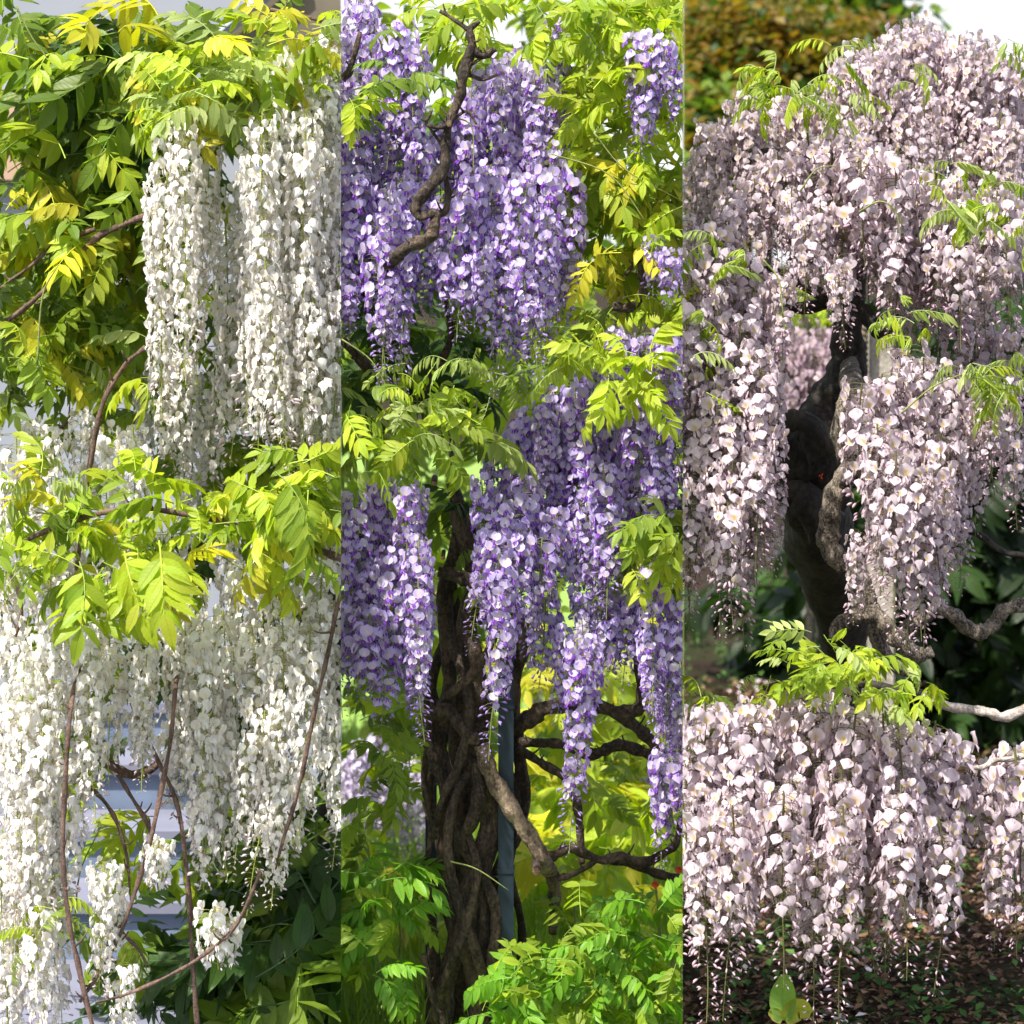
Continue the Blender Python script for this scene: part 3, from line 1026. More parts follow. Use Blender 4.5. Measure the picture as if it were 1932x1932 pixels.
vw = thing('violet_wisteria', 'wisteria with violet flower clusters on a twisted brown trunk', 'wisteria', (P(885, 0, .5)[0], .5, 0))
vines = [
    ([(840, 1990), (838, 1880), (860, 1760), (838, 1640), (848, 1500), (826, 1400), (850, 1280), (838, 1120), (870, 1000), (850, 905)], [19, 17, 16, 16, 15, 15, 14, 14, 13, 12], .52),
    ([(910, 1990), (905, 1860), (880, 1760), (905, 1640), (925, 1540), (900, 1420), (905, 1300), (880, 1180), (900, 1090), (860, 960)], [23, 22, 21, 22, 20, 20, 20, 19, 17, 14], .44),
    ([(880, 1990), (870, 1850), (895, 1720), (868, 1600), (880, 1480), (860, 1380), (885, 1260), (860, 1150), (840, 1080)], [20, 20, 19, 19, 18, 18, 17, 16, 13], .6),
    ([(800, 1990), (822, 1860), (812, 1720), (836, 1620), (808, 1500), (835, 1390), (815, 1290), (850, 1180)], [12, 11, 10, 11, 10, 10, 10, 8], .62),
    ([(950, 1990), (925, 1800), (940, 1650), (985, 1540), (978, 1400), (966, 1300), (990, 1200), (960, 1100), (930, 1000)], [15, 13, 12, 12, 12, 13, 12, 11, 9], .62),
    ([(909, 1405), (926, 1460), (957, 1515), (995, 1570), (1024, 1622), (1040, 1650, .12), (1046, 1690, .25), (1044, 1760, .3)], [13, 14, 15, 13, 13, 12, 10, 7], .36),
    ([(795, 1360), (840, 1340), (880, 1382), (905, 1400)], [9, 11, 11, 10], .36),
    ([(800, 1385), (830, 1460), (860, 1560), (905, 1660), (915, 1780), (905, 1990, .1)], [9, 10, 10, 10, 10, 12], .42),
    ([(826, 1079), (860, 1085), (895, 1100), (943, 1117), (975, 1160), (985, 1250)], [8, 11, 12, 12, 11, 10], .40),
    ([(860, 1640, .2), (870, 1590, .05), (893, 1540), (905, 1480), (890, 1420, .05), (880, 1370, .2)], [7, 10, 11, 11, 9, 7], .38),
    ([(880, 1590, .22), (900, 1640, .03), (925, 1680), (938, 1740), (930, 1830), (940, 1990, .1)], [7, 9, 10, 10, 10, 12], .38),
    ([(815, 1930, .1), (850, 1820), (885, 1730), (900, 1640), (880, 1560, .1)], [8, 8, 8, 7, 5], .33),
    ([(925, 1900, .1), (900, 1800), (865, 1700), (845, 1600), (860, 1500), (895, 1440, .1)], [9, 9, 8, 8, 7, 5], .34),
    ([(830, 1330, .1), (860, 1300), (900, 1260), (930, 1200), (925, 1120, .1)], [7, 8, 8, 7, 5], .34),
    ([(845, 1200, .1), (868, 1260), (885, 1340), (870, 1430), (838, 1500), (820, 1580, .1)], [6, 8, 8, 8, 7, 5], .36),
    ([(960, 1330, .1), (955, 1420, .12), (975, 1520, .1), (962, 1640, .14), (985, 1760, .2), (970, 1930, .2)], [7, 7, 7, 7, 7, 8], .5),
    ([(800, 1640), (815, 1560), (800, 1470), (812, 1380), (800, 1300)], [5, 6, 6, 6, 5], .5),
]
for i, (pts, r, y) in enumerate(vines):
    limb('vine_stem', vw, pts, [q * (1.05 if i < 5 else 1.15) for q in r], y, M_VINEPALE if i == 5 else M_VINE, Z1, .2, 13, i + 20, 9)
brs = [
    ([(905, 40), (887, 58), (890, 89), (875, 138), (868, 179), (847, 234), (840, 285), (837, 320), (806, 358), (784, 389), (792, 408), (822, 404), (818, 432), (808, 450), (771, 466), (735, 500, .18), (700, 560, .45)], [4, 6, 10, 10, 9, 9, 9, 11, 12, 10, 8, 9, 11, 12, 12, 10, 8], -.2),
    ([(885, 90), (910, 105), (935, 92)], [8, 8, 5], -.2), ([(880, 130), (900, 115), (930, 100)], [3, 3, 2], -.2), ([(887, 58), (860, 40), (830, 20)], [5, 4, 3], -.18),
    ([(850, 225), (835, 240), (805, 235), (812, 215)], [5, 4, 3.5, 3], -.22), ([(875, 135), (910, 150), (940, 140)], [4, 3.5, 2.5], -.18),
    ([(837, 320), (845, 360), (840, 400), (822, 404)], [6, 6, 6, 6], -.17), ([(847, 234), (880, 210), (900, 235)], [3, 2.5, 2], -.2), ([(843, 300), (830, 270), (810, 240)], [3, 3, 2.5], -.2),
    ([(645, 150), (660, 130), (680, 60)], [9, 7, 4], .1),
    ([(645, 555), (690, 545), (720, 530)], [14, 14, 8], .25), ([(645, 640), (690, 690), (740, 720), (830, 690)], [8, 9, 8, 6], .5), ([(780, 760), (820, 700), (850, 640), (840, 560)], [9, 8, 7, 4], .5),
    ([(978, 1371), (1005, 1352), (1033, 1336), (1115, 1329), (1170, 1346), (1205, 1336), (1210, 1300), (1203, 1250), (1195, 1200)], [17, 17, 15, 11, 14, 13, 9, 8, 6], .45),
    ([(1165, 1344), (1195, 1368), (1225, 1395), (1260, 1425), (1300, 1430)], [12, 12, 11, 10, 10], .48),
    ([(975, 1400), (1010, 1402), (1040, 1401), (1075, 1410), (1115, 1422), (1150, 1412), (1177, 1405), (1215, 1420), (1253, 1432), (1300, 1425)], [9, 9, 9, 9, 12, 10, 12, 10, 11, 10], .55),
    ([(975, 1412), (1020, 1438), (1064, 1467), (1088, 1515), (1095, 1577), (1098, 1630)], [8, 8, 8, 8, 7, 5], .5),
    ([(1020, 1625), (1050, 1612), (1081, 1601), (1132, 1622), (1170, 1618), (1218, 1625), (1250, 1612), (1275, 1590), (1285, 1540)], [10, 10, 9, 8, 10, 9, 8, 7, 5], .45),
    ([(1140, 1622), (1190, 1630), (1236, 1646), (1290, 1662)], [7, 8, 9, 9], .5), ([(1030, 1660), (1080, 1650), (1130, 1620)], [6, 6, 5], .45),
    ([(1010, 1930), (1043, 1887), (1075, 1862), (1098, 1849), (1150, 1850)], [9, 12, 12, 10, 6], .35),
    ([(830, 1625), (800, 1640), (778, 1670), (775, 1700)], [7, 7, 6, 5], .5), ([(765, 1715), (790, 1735), (825, 1762)], [6, 7, 7], .5), ([(800, 1800), (806, 1845), (820, 1890), (840, 1935)], [6, 7, 7, 7], .3),
    ([(1300, 480), (1260, 480), (1205, 492), (1180, 520)], [6, 5, 4, 3], .2), ([(1155, 578), (1190, 580), (1212, 550), (1208, 500)], [8, 9, 7, 5], .15),
    ([(1130, 870), (1180, 900), (1240, 960), (1290, 1000)], [7, 8, 8, 8], .6), ([(1110, 1150), (1180, 1180), (1240, 1200), (1290, 1240)], [9, 9, 9, 8], .55),
    ([(645, 1030), (680, 1015), (740, 1040)], [9, 9, 6], .35),
]
for i, (pts, r, y) in enumerate(brs):
    limb('branch', vw, pts, r, y, M_VINE, Z1, .24, 10, i + 50, 8, True)
# pruned ends
for px, py, r, y in ((1012, 1644, 9, .27), (819, 912, 6, .3), (847, 235, 5, -.32), (836, 1052, 4, .3)):
    pa = P(px, py, y)
    V_, F_ = tube([pa + np.array((0, .09, .01)), pa], [r * PX * 1.1, r * PX], 10, 1)
    st_ = link('pruned_stub', MB().add(V_ - np.array(vw.location), F_, (.5, .4, .2)).mesh('pruned_stub', [M_VINE]), vw, Z1)
    ring = [(r * .86 * PX * math.cos(a), -.003, r * .86 * PX * math.sin(a)) for a in np.arange(10) / 10 * 6.283]
    link('cut_face', MB().add([pa - np.array(vw.location) + np.array((0, -.004, 0))] + [pa - np.array(vw.location) + np.array(q) for q in ring], [(0, 1 + i, 1 + (i + 1) % 10) for i in range(10)], (.5, .4, .2)).mesh('cut_face', [M_CUT], False), st_, Z1)

V = 'violet'
mass(vw, V, 640, 812, [(640, 10), (680, -20), (770, 20), (812, 110)], [(640, 620), (700, 640), (760, 640), (812, 520)], 27, (250, 390), .3, .05, Z1, .5)
for q in [(735, 380, 350, -.05, False), (712, 420, 300, .05, False), (765, 400, 260, 0, False), (748, 470, 270, .02, False), (650, 420, 250, .1, False), (830, 380, 230, .1, False), (805, 480, 120, .1, False), (845, 470, 130, .05, False), (660, 520, 110, .05, False)]:
    hang(vw, V, *q[:4], Z1, q[4])
mass(vw, V, 838, 1090, [(838, 220), (880, 140), (960, 90), (1040, 100), (1095, 230)], [(838, 600), (880, 720), (940, 770), (1020, 770), (1090, 690)], 27, (260, 400), .3, -.05, Z1, .48)
mass(vw, V, 850, 1080, [(850, 200), (960, 130), (1080, 240)], [(850, 500), (940, 690), (1080, 600)], 45, (260, 400), .45, .2, Z1, .5)
hang(vw, V, 985, 330, 390, -.14, Z1, True)
mass(vw, V, 965, 1200, [(965, 790), (1000, 740), (1100, 690), (1200, 770)], [(945, 1130), (1000, 1200), (1080, 1220), (1200, 1150)], 27, (220, 330), .25, .0, Z1, .46)
mass(vw, V, 950, 1190, [(950, 830), (1190, 760)], [(950, 1050), (1190, 1150)], 45, (240, 340), .4, .3, Z1, .5)
for q in [(935, 1010, 430, -.12, True), (908, 900, 330, .0, False), (950, 950, 340, 0, False), (985, 1000, 260, 0, False), (925, 1000, 250, .1, False)]:
    hang(vw, V, *q[:4], Z1, q[4])
mass(vw, V, 642, 795, [(642, 960), (700, 900), (795, 890)], [(642, 1330), (700, 1330), (795, 1390)], 27, (240, 380), .2, -.08, Z1, .5)
hang(vw, V, 790, 1010, 390, -.15, Z1, True)
mass(vw, V, 1150, 1285, [(1150, 600), (1210, 620), (1285, 580)], [(1150, 840), (1210, 1010), (1285, 1120)], 27, (220, 320), .15, .0, Z1, .55)
mass(vw, V, 1205, 1285, [(1205, 60), (1245, 40), (1285, 90)], [(1205, 280), (1285, 310)], 24, (160, 230), .0, -.1, Z1, .5)
mass(vw, V, 1230, 1285, [(1230, 450), (1285, 470)], [(1230, 640), (1285, 660)], 24, (150, 200), -.05, -.1, Z1, .5)
mass(vw, V, 1225, 1285, [(1225, 1060), (1285, 1050)], [(1225, 1480), (1285, 1640)], 26, (230, 330), .1, .05, Z1, .5)
for q in [(1088, 1210, 400, -.02), (1060, 1180, 200, .1), (1112, 1200, 240, .05), (1140, 1130, 170, .2), (1030, 1130, 170, .3), (1170, 1110, 160, .25), (1245, 1420, 220, .1), (1195, 1080, 230, .2), (1130, 30, 190, .4), (1050, 30, 170, .4)]:
    hang(vw, V, *q, Z1)
fv = Foliage(vw, Z1)
fv.fill([(800, 0), (1288, 0), (1288, 60), (1100, 100), (880, 50)], 36, .0, .6, .21, ('lime', 'mid', 'lime'))
fv.fill([(1060, 0), (1288, 0), (1288, 250), (1090, 240)], 42, .0, .7, .22, ('lime', 'mid', 'lime'))
fv.fill([(1090, 260), (1288, 280), (1288, 480), (1100, 560)], 60, .0, .6, .22, ('lime', 'yellow', 'mid'))
fv.fill([(1090, 480), (1288, 460), (1288, 720), (1110, 720)], 34, .1, .7, .21, ('lime', 'mid', 'young'), ('mature', 'young'))
fv.fill([(1130, 660), (1288, 660), (1288, 760), (1150, 750)], 10, -.25, 0, .22, ('lime',))
fv.fill([(643, 700), (850, 680), (950, 830), (900, 900), (643, 900)], 32, -.2, .3, .20, ('lime', 'mid', 'green', 'young'), ('mature', 'young'))
fv.fill([(760, 650), (960, 700), (960, 780), (760, 760)], 7, -.2, .1, .17, ('young',), ('young',))
fv.fill([(1050, 590), (1130, 590), (1130, 700), (1050, 700)], 9, -.2, 0, .16, ('young', 'lime'), ('young',))
fv.fill([(643, 540), (880, 560), (880, 740), (643, 740)], 40, .5, 1.3, .24, ('dark', 'dark', 'green'))
fv.fill([(810, 40), (900, 40), (900, 230), (810, 230)], 10, .4, .9, .22, ('lime', 'mid', 'fresh'))
fv.fill([(643, 180), (720, 180), (720, 260), (643, 260)], 5, -.2, -.05, .18, ('lime', 'green'))
fv.fill([(680, 80), (760, 60), (800, 160), (700, 160)], 4, -.15, 0, .17, ('lime', 'green'))
fv.fill([(1180, 950), (1288, 930), (1288, 1060), (1150, 1080)], 16, -.15, .2, .2, ('lime', 'mid', 'young'))
fv.fill([(820, 940), (1000, 960), (960, 1100), (860, 1100)], 10, .3, .6, .22, ('green', 'mid', 'dark'))
fv.fill([(1080, 1730), (1288, 1690), (1288, 1932), (960, 1932), (1010, 1830)], 66, -.1, .45, .20, ('fresh', 'mid', 'fresh'))
fv.fill([(930, 1830), (1060, 1770), (1060, 1932), (900, 1932)], 16, -.3, .1, .2, ('fresh', 'mid', 'fresh'))
fv.fill([(643, 1640), (770, 1640), (760, 1880), (643, 1800)], 26, .0, .6, .2, ('fresh', 'mid', 'fresh'))
fv.fill([(680, 1400), (800, 1400), (800, 1560), (680, 1560)], 10, .1, .5, .2, ('green', 'mid'))
fv.fill([(1000, 1290), (1288, 1290), (1288, 1620), (1000, 1620)], 8, .9, 1.6, .24, ('lime', 'mid', 'lime'))
fv.fill([(643, 900), (860, 900), (820, 1620), (643, 1620)], 18, .9, 2, .24, ('lime', 'mid', 'green'))
fv.fill([(643, 60), (1288, 60), (1288, 760), (643, 760)], 34, 1.0, 2.4, .25, ('lime', 'mid', 'green'))
fv.build()
shoots(vw, [[(1040, 290), (1150, 330), (1220, 420)], [(1120, 250), (1180, 320), (1288, 380)], [(850, 220), (890, 240), (893, 330)], [(645, 640), (700, 680), (735, 740)], [(850, 1625), (900, 1640), (960, 1680)]], 0, Z1, 1.7)

# behind the trunk: another wisteria, shrubs and grass
bv = thing('violet_wisteria', 'pale violet wisteria standing behind the twisted trunk', 'wisteria', (P(700, 0, 3.6)[0], 3.6, 0))
limb('trunk', bv, [(700, 1960), (705, 1700), (690, 1500), (720, 1380)], [9, 8, 7, 5], 3.6, M_VINE, Z1, .1, 8, 9)
mass(bv, 'pale_violet', 645, 800, [(645, 1400), (720, 1380), (800, 1430)], [(645, 1620), (720, 1650), (800, 1600)], 13, (130, 200), 3.6, 3.4, Z1, .5, 5, .2)
bv2 = thing('violet_wisteria', 'pale violet wisteria among the lime leaves right of the twisted trunk', 'wisteria', (P(1160, 0, 3.8)[0], 3.8, 0))
limb('trunk', bv2, [(1150, 1960), (1140, 1700), (1160, 1400), (1150, 1200)], [8, 7, 7, 4], 3.8, M_VINE, Z1, .1, 8, 19)
mass(bv2, 'pale_violet', 1010, 1285, [(1010, 1180), (1150, 1140), (1285, 1180)], [(1010, 1330), (1150, 1330), (1285, 1400)], 17, (130, 190), 3.8, 3.6, Z1, .6, 6, .2)
mass(bv2, 'pale_violet', 1200, 1285, [(1200, 1440), (1285, 1430)], [(1200, 1540), (1285, 1560)], 15, (110, 150), 3.7, 3.6, Z1, .6, 6, .2)
for i, (x0_, x1_, pyt, pyb, y_, lab, tones) in enumerate([  # first three: lime and yellow tones put sun into partly shaded leaves
    (643, 830, 1650, 1800, 2.2, 'green shrub with sun glow in its leaf colour behind the left steel post', ('lime', 'yellow', 'mid')),
    (980, 1288, 1180, 1600, 3.4, 'lime green shrub seen between the gnarled side branches', ('lime', 'yellow', 'mid')),
    (980, 1288, 1480, 1760, 2.4, 'low green shrub under the gnarled side branches', ('lime', 'yellow', 'mid')),
    (643, 870, 850, 1500, 5.6, 'bright green bush behind the lower left violet flowers', ('lime', 'mid', 'green')),
    (1040, 1288, 0, 1180, 5.0, 'tall yellow green bush behind the upper violet flowers', ('lime', 'mid', 'lime')),
    (643, 1040, 0, 850, 5.0, 'tall dark green bush behind the upper violet flowers', ('mid', 'green', 'lime'))]):
    g_ = thing('shrub', lab, 'shrub', (P((x0_ + x1_) / 2, 0, y_)[0], y_, 0))
    mx_ = (x0_ + x1_) / 2
    limb('stem', g_, [(mx_, 1990), (mx_ + 12, (pyt + 1990) / 2), (mx_ - 8, pyt + 60)], [7, 6, 3], y_, M_VINE, Z1, .1, 7, i)
    f_ = Foliage(g_, Z1)
    ar = (x1_ - x0_) * (pyb - pyt)
    f_.fill([(x0_, pyt), (x1_, pyt), (x1_, pyb), (x0_, pyb)], int(ar / (1300 if i < 3 else 2300 if i < 4 else 3400)), y_ - .5, y_ + (1.2 if y_ > 4 else .5), .4 if y_ > 4 else .27, tones, big=True)
    f_.build(most=0, hero=0, restkind='stuff')

# red flowers in the bed
for i, (px, py) in enumerate([(1232, 1625), (1236, 1668), (1280, 1640), (1076, 1652), (745, 1660), (1262, 1668)]):
    y_ = 1.4
    c_ = P(px, py, y_)
    rf = thing('red_flower', ['red orange flower high on its stalk under the gnarled branch', 'red orange flower below another one by the gnarled branch', 'red orange flower at the far end of the gnarled branch',
               'red orange flower right of the pruned stub', 'red orange flower under the pale violet wisteria', 'red orange flower nestled in leaves by the branch tip'][i], 'flower', (c_[0], y_, 0), 'red orange flowers in the green bed')
    V_, F_ = tube([(0, 0, 0), (.02, 0, c_[2] * .5), (0, 0, c_[2])], [.004, .003], 4, 3)
    link('stalk', MB().add(V_, F_, (.1, .16, .04)).mesh('stalk', [M_SHOOT]), rf, Z1)
    for k in range(5):
        a = k * 1.2566 + i
        d = np.array((math.cos(a), -.35, math.sin(a))) * .65
        t_ = np.array((-math.sin(a), 0, math.cos(a)))
        c0 = np.array((0, -.005, c_[2]))
        link('petal', MB().add([c0, c0 + .012 * d + .008 * t_, c0 + .022 * d, c0 + .012 * d - .008 * t_, c0 + .012 * d + np.array((0, -.004, 0))], [(0, 1, 4), (1, 2, 4), (2, 3, 4), (3, 0, 4)], (.7, .1, .05)).mesh('petal', [M_RED]), rf, Z1)

# lawn grass
mb = MB()
for i in range(9000):
    y_ = random.uniform(.4, 7)
    px = random.uniform(XL + 2, XR - 2)
    c_ = P(px, 0, y_)
    h = random.uniform(.05, .22)
    a = random.uniform(0, 6.28)
    wv = np.array((math.cos(a), math.sin(a), 0)) * .005
    ld = np.array((random.uniform(-.08, .08), random.uniform(-.08, .08), 0))
    b_ = np.array((c_[0], y_, .002))
    t = random.random()
    mb.add([b_ - wv, b_ + wv, b_ + ld * .4 + np.array((0, 0, h * .6)) + wv * .6, b_ + ld * .4 + np.array((0, 0, h * .6)) - wv * .6, b_ + ld + np.array((0, 0, h))], [(0, 1, 2), (0, 2, 3), (3, 2, 4)], (.16 + .1 * t, .27 + .08 * t, .05))
tag(link('grass', mb.mesh('grass', [M_LEAF]), None, Z1), 'bright green grass around the foot of the violet wisteria', 'grass', kind='stuff')

# ============================================================ RIGHT: pink wisteria
Z2 = 2
pw = thing('pink_wisteria', 'old wisteria with a dome of pale pink flower clusters and black gnarled trunk', 'wisteria', (P(1600, 0, 1.0)[0], 1.0, 0))
limb('trunk', pw, [(1604, 1612, 2.95), (1596, 1540, 2.7), (1588, 1400, 2.1), (1592, 1240, 1.4), (1575, 1130, .9), (1545, 1010, .4), (1530, 900), (1545, 820), (1580, 750), (1598, 690), (1600, 620), (1610, 500), (1640, 350)], [62, 58, 52, 46, 54, 64, 68, 62, 44, 34, 30, 26, 18], 1.05, M_DARKBARK, Z2, .15, 26, 70, 9)
for i, (pts, r, y, m_) in enumerate([
    ([(1530, 900), (1490, 850), (1465, 815), (1420, 800), (1380, 780)], [40, 34, 24, 20, 14], .95, M_DARKBARK),
    ([(1560, 860), (1520, 800), (1480, 795), (1450, 790)], [34, 22, 18, 14], .82, M_DARKBARK),
    ([(1560, 1000), (1500, 930), (1470, 960)], [40, 30, 8], .92, M_DARKBARK),
    ([(1604, 690, .45), (1606, 750), (1590, 800), (1600, 860), (1612, 900)], [20, 22, 24, 20, 14], .5, M_SPECK),
    ([(1640, 862, .5), (1600, 888, .05), (1578, 925), (1566, 975), (1562, 1020), (1580, 1052), (1612, 1078), (1630, 1115), (1632, 1165)], [16, 19, 20, 20, 21, 20, 20, 22, 20], .34, M_SPECK),
    ([(1636, 1150), (1610, 1162), (1585, 1180), (1570, 1205)], [16, 16, 15, 10], .32, M_SPECK),
    ([(1632, 1150), (1660, 1170), (1690, 1200), (1715, 1225), (1740, 1235), (1760, 1228)], [20, 18, 18, 17, 13, 10], .32, M_SPECK),
    ([(1690, 1205), (1725, 1175), (1765, 1152), (1795, 1158), (1820, 1180), (1850, 1192), (1875, 1178), (1895, 1150), (1940, 1140)], [14, 14, 14, 13, 14, 15, 13, 13, 13], .6, M_SPECK),
    ([(1650, 1170), (1655, 1210), (1690, 1255), (1720, 1270)], [14, 14, 12, 10], .55, M_SPECK),
    ([(1740, 1310), (1785, 1332), (1830, 1338), (1867, 1345), (1895, 1352), (1940, 1336)], [9, 9, 9, 9, 10, 9], .05, M_PALEBARK),
    ([(1810, 1442), (1826, 1446), (1853, 1448), (1876, 1435), (1905, 1432), (1940, 1424)], [3, 4, 5, 5, 5, 5], -.1, M_PALEBARK),
    ([(1605, 560), (1625, 590), (1650, 610), (1665, 625), (1700, 600)], [16, 18, 18, 14, 10], .5, M_DARKBARK),
    ([(1480, 575), (1520, 580), (1600, 560), (1620, 540)], [10, 12, 14, 16], .8, M_DARKBARK),
    ([(1640, 400), (1560, 330), (1470, 290), (1380, 300)], [16, 13, 10, 6], .8, M_DARKBARK),
    ([(1640, 380), (1720, 260), (1800, 180), (1880, 150)], [16, 13, 10, 6], 1.2, M_DARKBARK),
    ([(1650, 450), (1740, 420), (1850, 440), (1940, 470)], [15, 13, 11, 9], .8, M_DARKBARK),
    ([(1440, 1300), (1520, 1285), (1620, 1290), (1740, 1310)], [7, 8, 9, 9], .1, M_DARKBARK),
    ([(1300, 520), (1360, 500), (1480, 520), (1560, 560)], [6, 8, 10, 12], .5, M_DARKBARK),
    ([(1820, 1000), (1850, 1010), (1890, 1040), (1940, 1050)], [5, 6, 6, 6], .7, M_DARKBARK),
]):
    limb('trunk_limb' if m_ is M_DARKBARK and i < 3 else 'branch', pw, pts, r, y, m_, Z2, .2, 13, 80 + i, 8)

K, KS = 'pink', 'pink_small'
# back crown, far right and top
mass(pw, KS, 1300, 1930, [(1290, 300), (1340, 215), (1400, 160), (1500, 170), (1545, 150), (1600, 85), (1740, 40), (1860, 75), (1932, 110)],
     [(1290, 460), (1500, 460), (1600, 400), (1932, 470)], 20, (190, 300), .9, .6, Z2, .45)
mass(pw, KS, 1560, 1930, [(1560, 130), (1600, 70), (1740, 25), (1860, 60), (1932, 95)], [(1560, 330), (1932, 430)], 24, (190, 300), 1.2, 1.0, Z2, .5)
# middle tier
mass(pw, K, 1340, 1930, [(1340, 420), (1420, 300), (1520, 230), (1600, 230), (1700, 280), (1800, 330), (1932, 360)],
     [(1340, 520), (1480, 600), (1560, 640), (1640, 600), (1750, 660), (1932, 670)], 24, (220, 330), .4, .15, Z2, .45)
mass(pw, K, 1480, 1930, [(1480, 330), (1932, 400)], [(1480, 570), (1620, 620), (1720, 660), (1932, 680)], 30, (220, 330), .6, .5, Z2, .5)
mass(pw, KS, 1420, 1930, [(1420, 300), (1932, 330)], [(1420, 480), (1932, 560)], 26, (190, 260), .75, .7, Z2, .5)
# left column to the tips
mass(pw, K, 1290, 1435, [(1290, 400), (1370, 390), (1435, 470)], [(1290, 1250), (1350, 1240), (1400, 1210), (1435, 1130)], 25, (280, 430), .25, -.12, Z2, .42)
mass(pw, K, 1420, 1452, [(1420, 520), (1452, 640)], [(1420, 1130), (1452, 1010)], 22, (230, 330), .2, 0, Z2, .45)
# right column
mass(pw, K, 1635, 1815, [(1635, 720), (1700, 650), (1760, 640), (1815, 720)], [(1635, 1080), (1700, 1150), (1760, 1180), (1815, 1030)], 25, (250, 380), .2, -.05, Z2, .42)
mass(pw, K, 1650, 1800, [(1650, 740), (1800, 740)], [(1650, 1050), (1800, 1050)], 40, (250, 330), .4, .3, Z2, .5)
for q in [(1690, 850, 350, -.1, True), (1775, 860, 290, -.05, False), (1735, 880, 330, -.12, False), (1655, 800, 330, -.05, False), (1720, 980, 250, 0, False), (1752, 960, 270, 0, False)]:
    hang(pw, K, *q[:4], Z2, q[4])
for q in [(1480, 500, 190, .2), (1462, 900, 190, .1), (1620, 1000, 180, .1), (1825, 820, 300, .2), (1840, 760, 250, .4)]:
    hang(pw, KS, *q, Z2)
# far right columns
mass(pw, K, 1850, 1930, [(1850, 720), (1932, 680)], [(1850, 1000), (1890, 960), (1932, 1130)], 25, (220, 320), .3, .1, Z2, .45)
mass(pw, K, 1800, 1930, [(1800, 560), (1932, 580)], [(1800, 780), (1932, 800)], 36, (200, 300), .7, .6, Z2, .6)
# lower mound
mass(pw, 'pink_big', 1292, 1820, [(1292, 1330), (1400, 1300), (1480, 1280), (1600, 1310), (1700, 1340), (1790, 1360), (1820, 1420)],
     [(1292, 1790), (1380, 1850), (1440, 1750), (1530, 1840), (1600, 1880), (1680, 1780), (1760, 1820), (1820, 1720)], 31, (270, 400), -.1, -.35, Z2, .44)
mass(pw, K, 1310, 1800, [(1310, 1340), (1480, 1290), (1800, 1400)], [(1310, 1650), (1800, 1650)], 42, (250, 350), .15, .0, Z2, .5)
for q in [(1590, 1520, 430, -.42, True), (1380, 1500, 430, -.4, False), (1480, 1480, 380, -.4, False), (1700, 1480, 370, -.4, True), (1545, 1600, 330, -.36, False), (1340, 1560, 360, -.35, False), (1770, 1540, 340, -.36, False)]:
    hang(pw, 'pink_big', *q[:4], Z2, q[4])
mass(pw, 'pink_big', 1865, 1932, [(1865, 1440), (1932, 1380)], [(1865, 1720), (1932, 1850)], 24, (250, 360), .0, -.1, Z2, .45)
fp = Foliage(pw, Z2)
fp.fill([(1460, 1190), (1600, 1190), (1770, 1300), (1740, 1360), (1480, 1290)], 24, -.35, .0, .145, ('mid', 'lime', 'young'), ('mature', 'mature', 'young'))
fp.fill([(1500, 1190), (1600, 1200), (1760, 1290), (1600, 1320)], 8, -.4, -.1, .16, ('mid', 'lime'))
for x, y_, n_ in [(1440, 145, 12), (1500, 175, 7), (1590, 95, 4), (1530, 70 + 120, 4), (1580, 215, 5), (1620, 200, 4), (1700, 140, 3), (1750, 340, 7), (1790, 330, 7), (1810, 395, 10), (1850, 400, 6), (1900, 350, 8), (1920, 420, 6), (1560, 290, 3), (1325, 450, 4), (1380, 500, 5),
                  (1320, 620, 5), (1310, 690, 5), (1330, 760, 4), (1700, 600, 6), (1715, 650, 4), (1850, 700, 9), (1880, 740, 7), (1310, 830, 4), (1320, 1320, 6), (1340, 1350, 4), (1440, 1290, 4), (1300, 1350, 4), (1820, 690, 5), (1930, 700, 4), (1310, 540, 3), (1900, 90, 4), (1450, 200, 4)]:
    for _ in range(n_):
        fp.leaf(x + random.uniform(-26, 26), y_ + random.uniform(-22, 22), random.uniform(-.1, .2) if y_ > 350 else random.uniform(.3, .7), random.uniform(.09, .15), random.choice(('young', 'young', 'mid', 'lime')), 'young')
fp.build(most=290, hero=22)
shoots(pw, [[(1510, 360), (1540, 320), (1580, 312)], [(1620, 400), (1660, 380), (1690, 400), (1700, 450)], [(1440, 490), (1470, 530), (1478, 600)], [(1440, 1170), (1500, 1190), (1560, 1240), (1600, 1290)], [(1700, 780), (1760, 730), (1830, 700)], [(1560, 100 + 60), (1580, 210), (1600, 260)]], -.1, Z2, 2)

# timber prop with rope
PY = 3.5
pp = thing('support_post', 'weathered timber prop with rope behind the pink flower columns', 'post', (P(1662, 0, PY)[0], PY, 0))
xa, xb_ = P(1638, 0, PY)[0], P(1686, 0, PY)[0]
ph_ = P(0, 598, PY)[2]
bm = bmesh.new()
bmesh.ops.create_cube(bm, size=1)
bmesh.ops.scale(bm, vec=(xb_ - xa, xb_ - xa, ph_), verts=bm.verts)
bmesh.ops.translate(bm, vec=(0, 0, ph_ / 2), verts=bm.verts)
bmesh.ops.bevel(bm, geom=bm.edges[:], offset=.008, segments=2, affect='EDGES')
me_ = bpy.data.meshes.new('timber')
bm.to_mesh(me_)
me_.materials.append(M_POSTWOOD)
link('timber', me_, pp, Z2)
mb = MB()
for s in (0, math.pi):
    cpts = []
    for i in range(60):
        q = P(1626, 590 + i * 2.2, PY - .1) - np.array(pp.location)
        cpts.append(q + np.array((math.cos(i * .62 + s), math.sin(i * .62 + s), 0)) * .012)
    V_, F_ = tube(cpts, [.015, .015], 6, 2)
    mb.add(V_, F_, (.2, .15, .1))
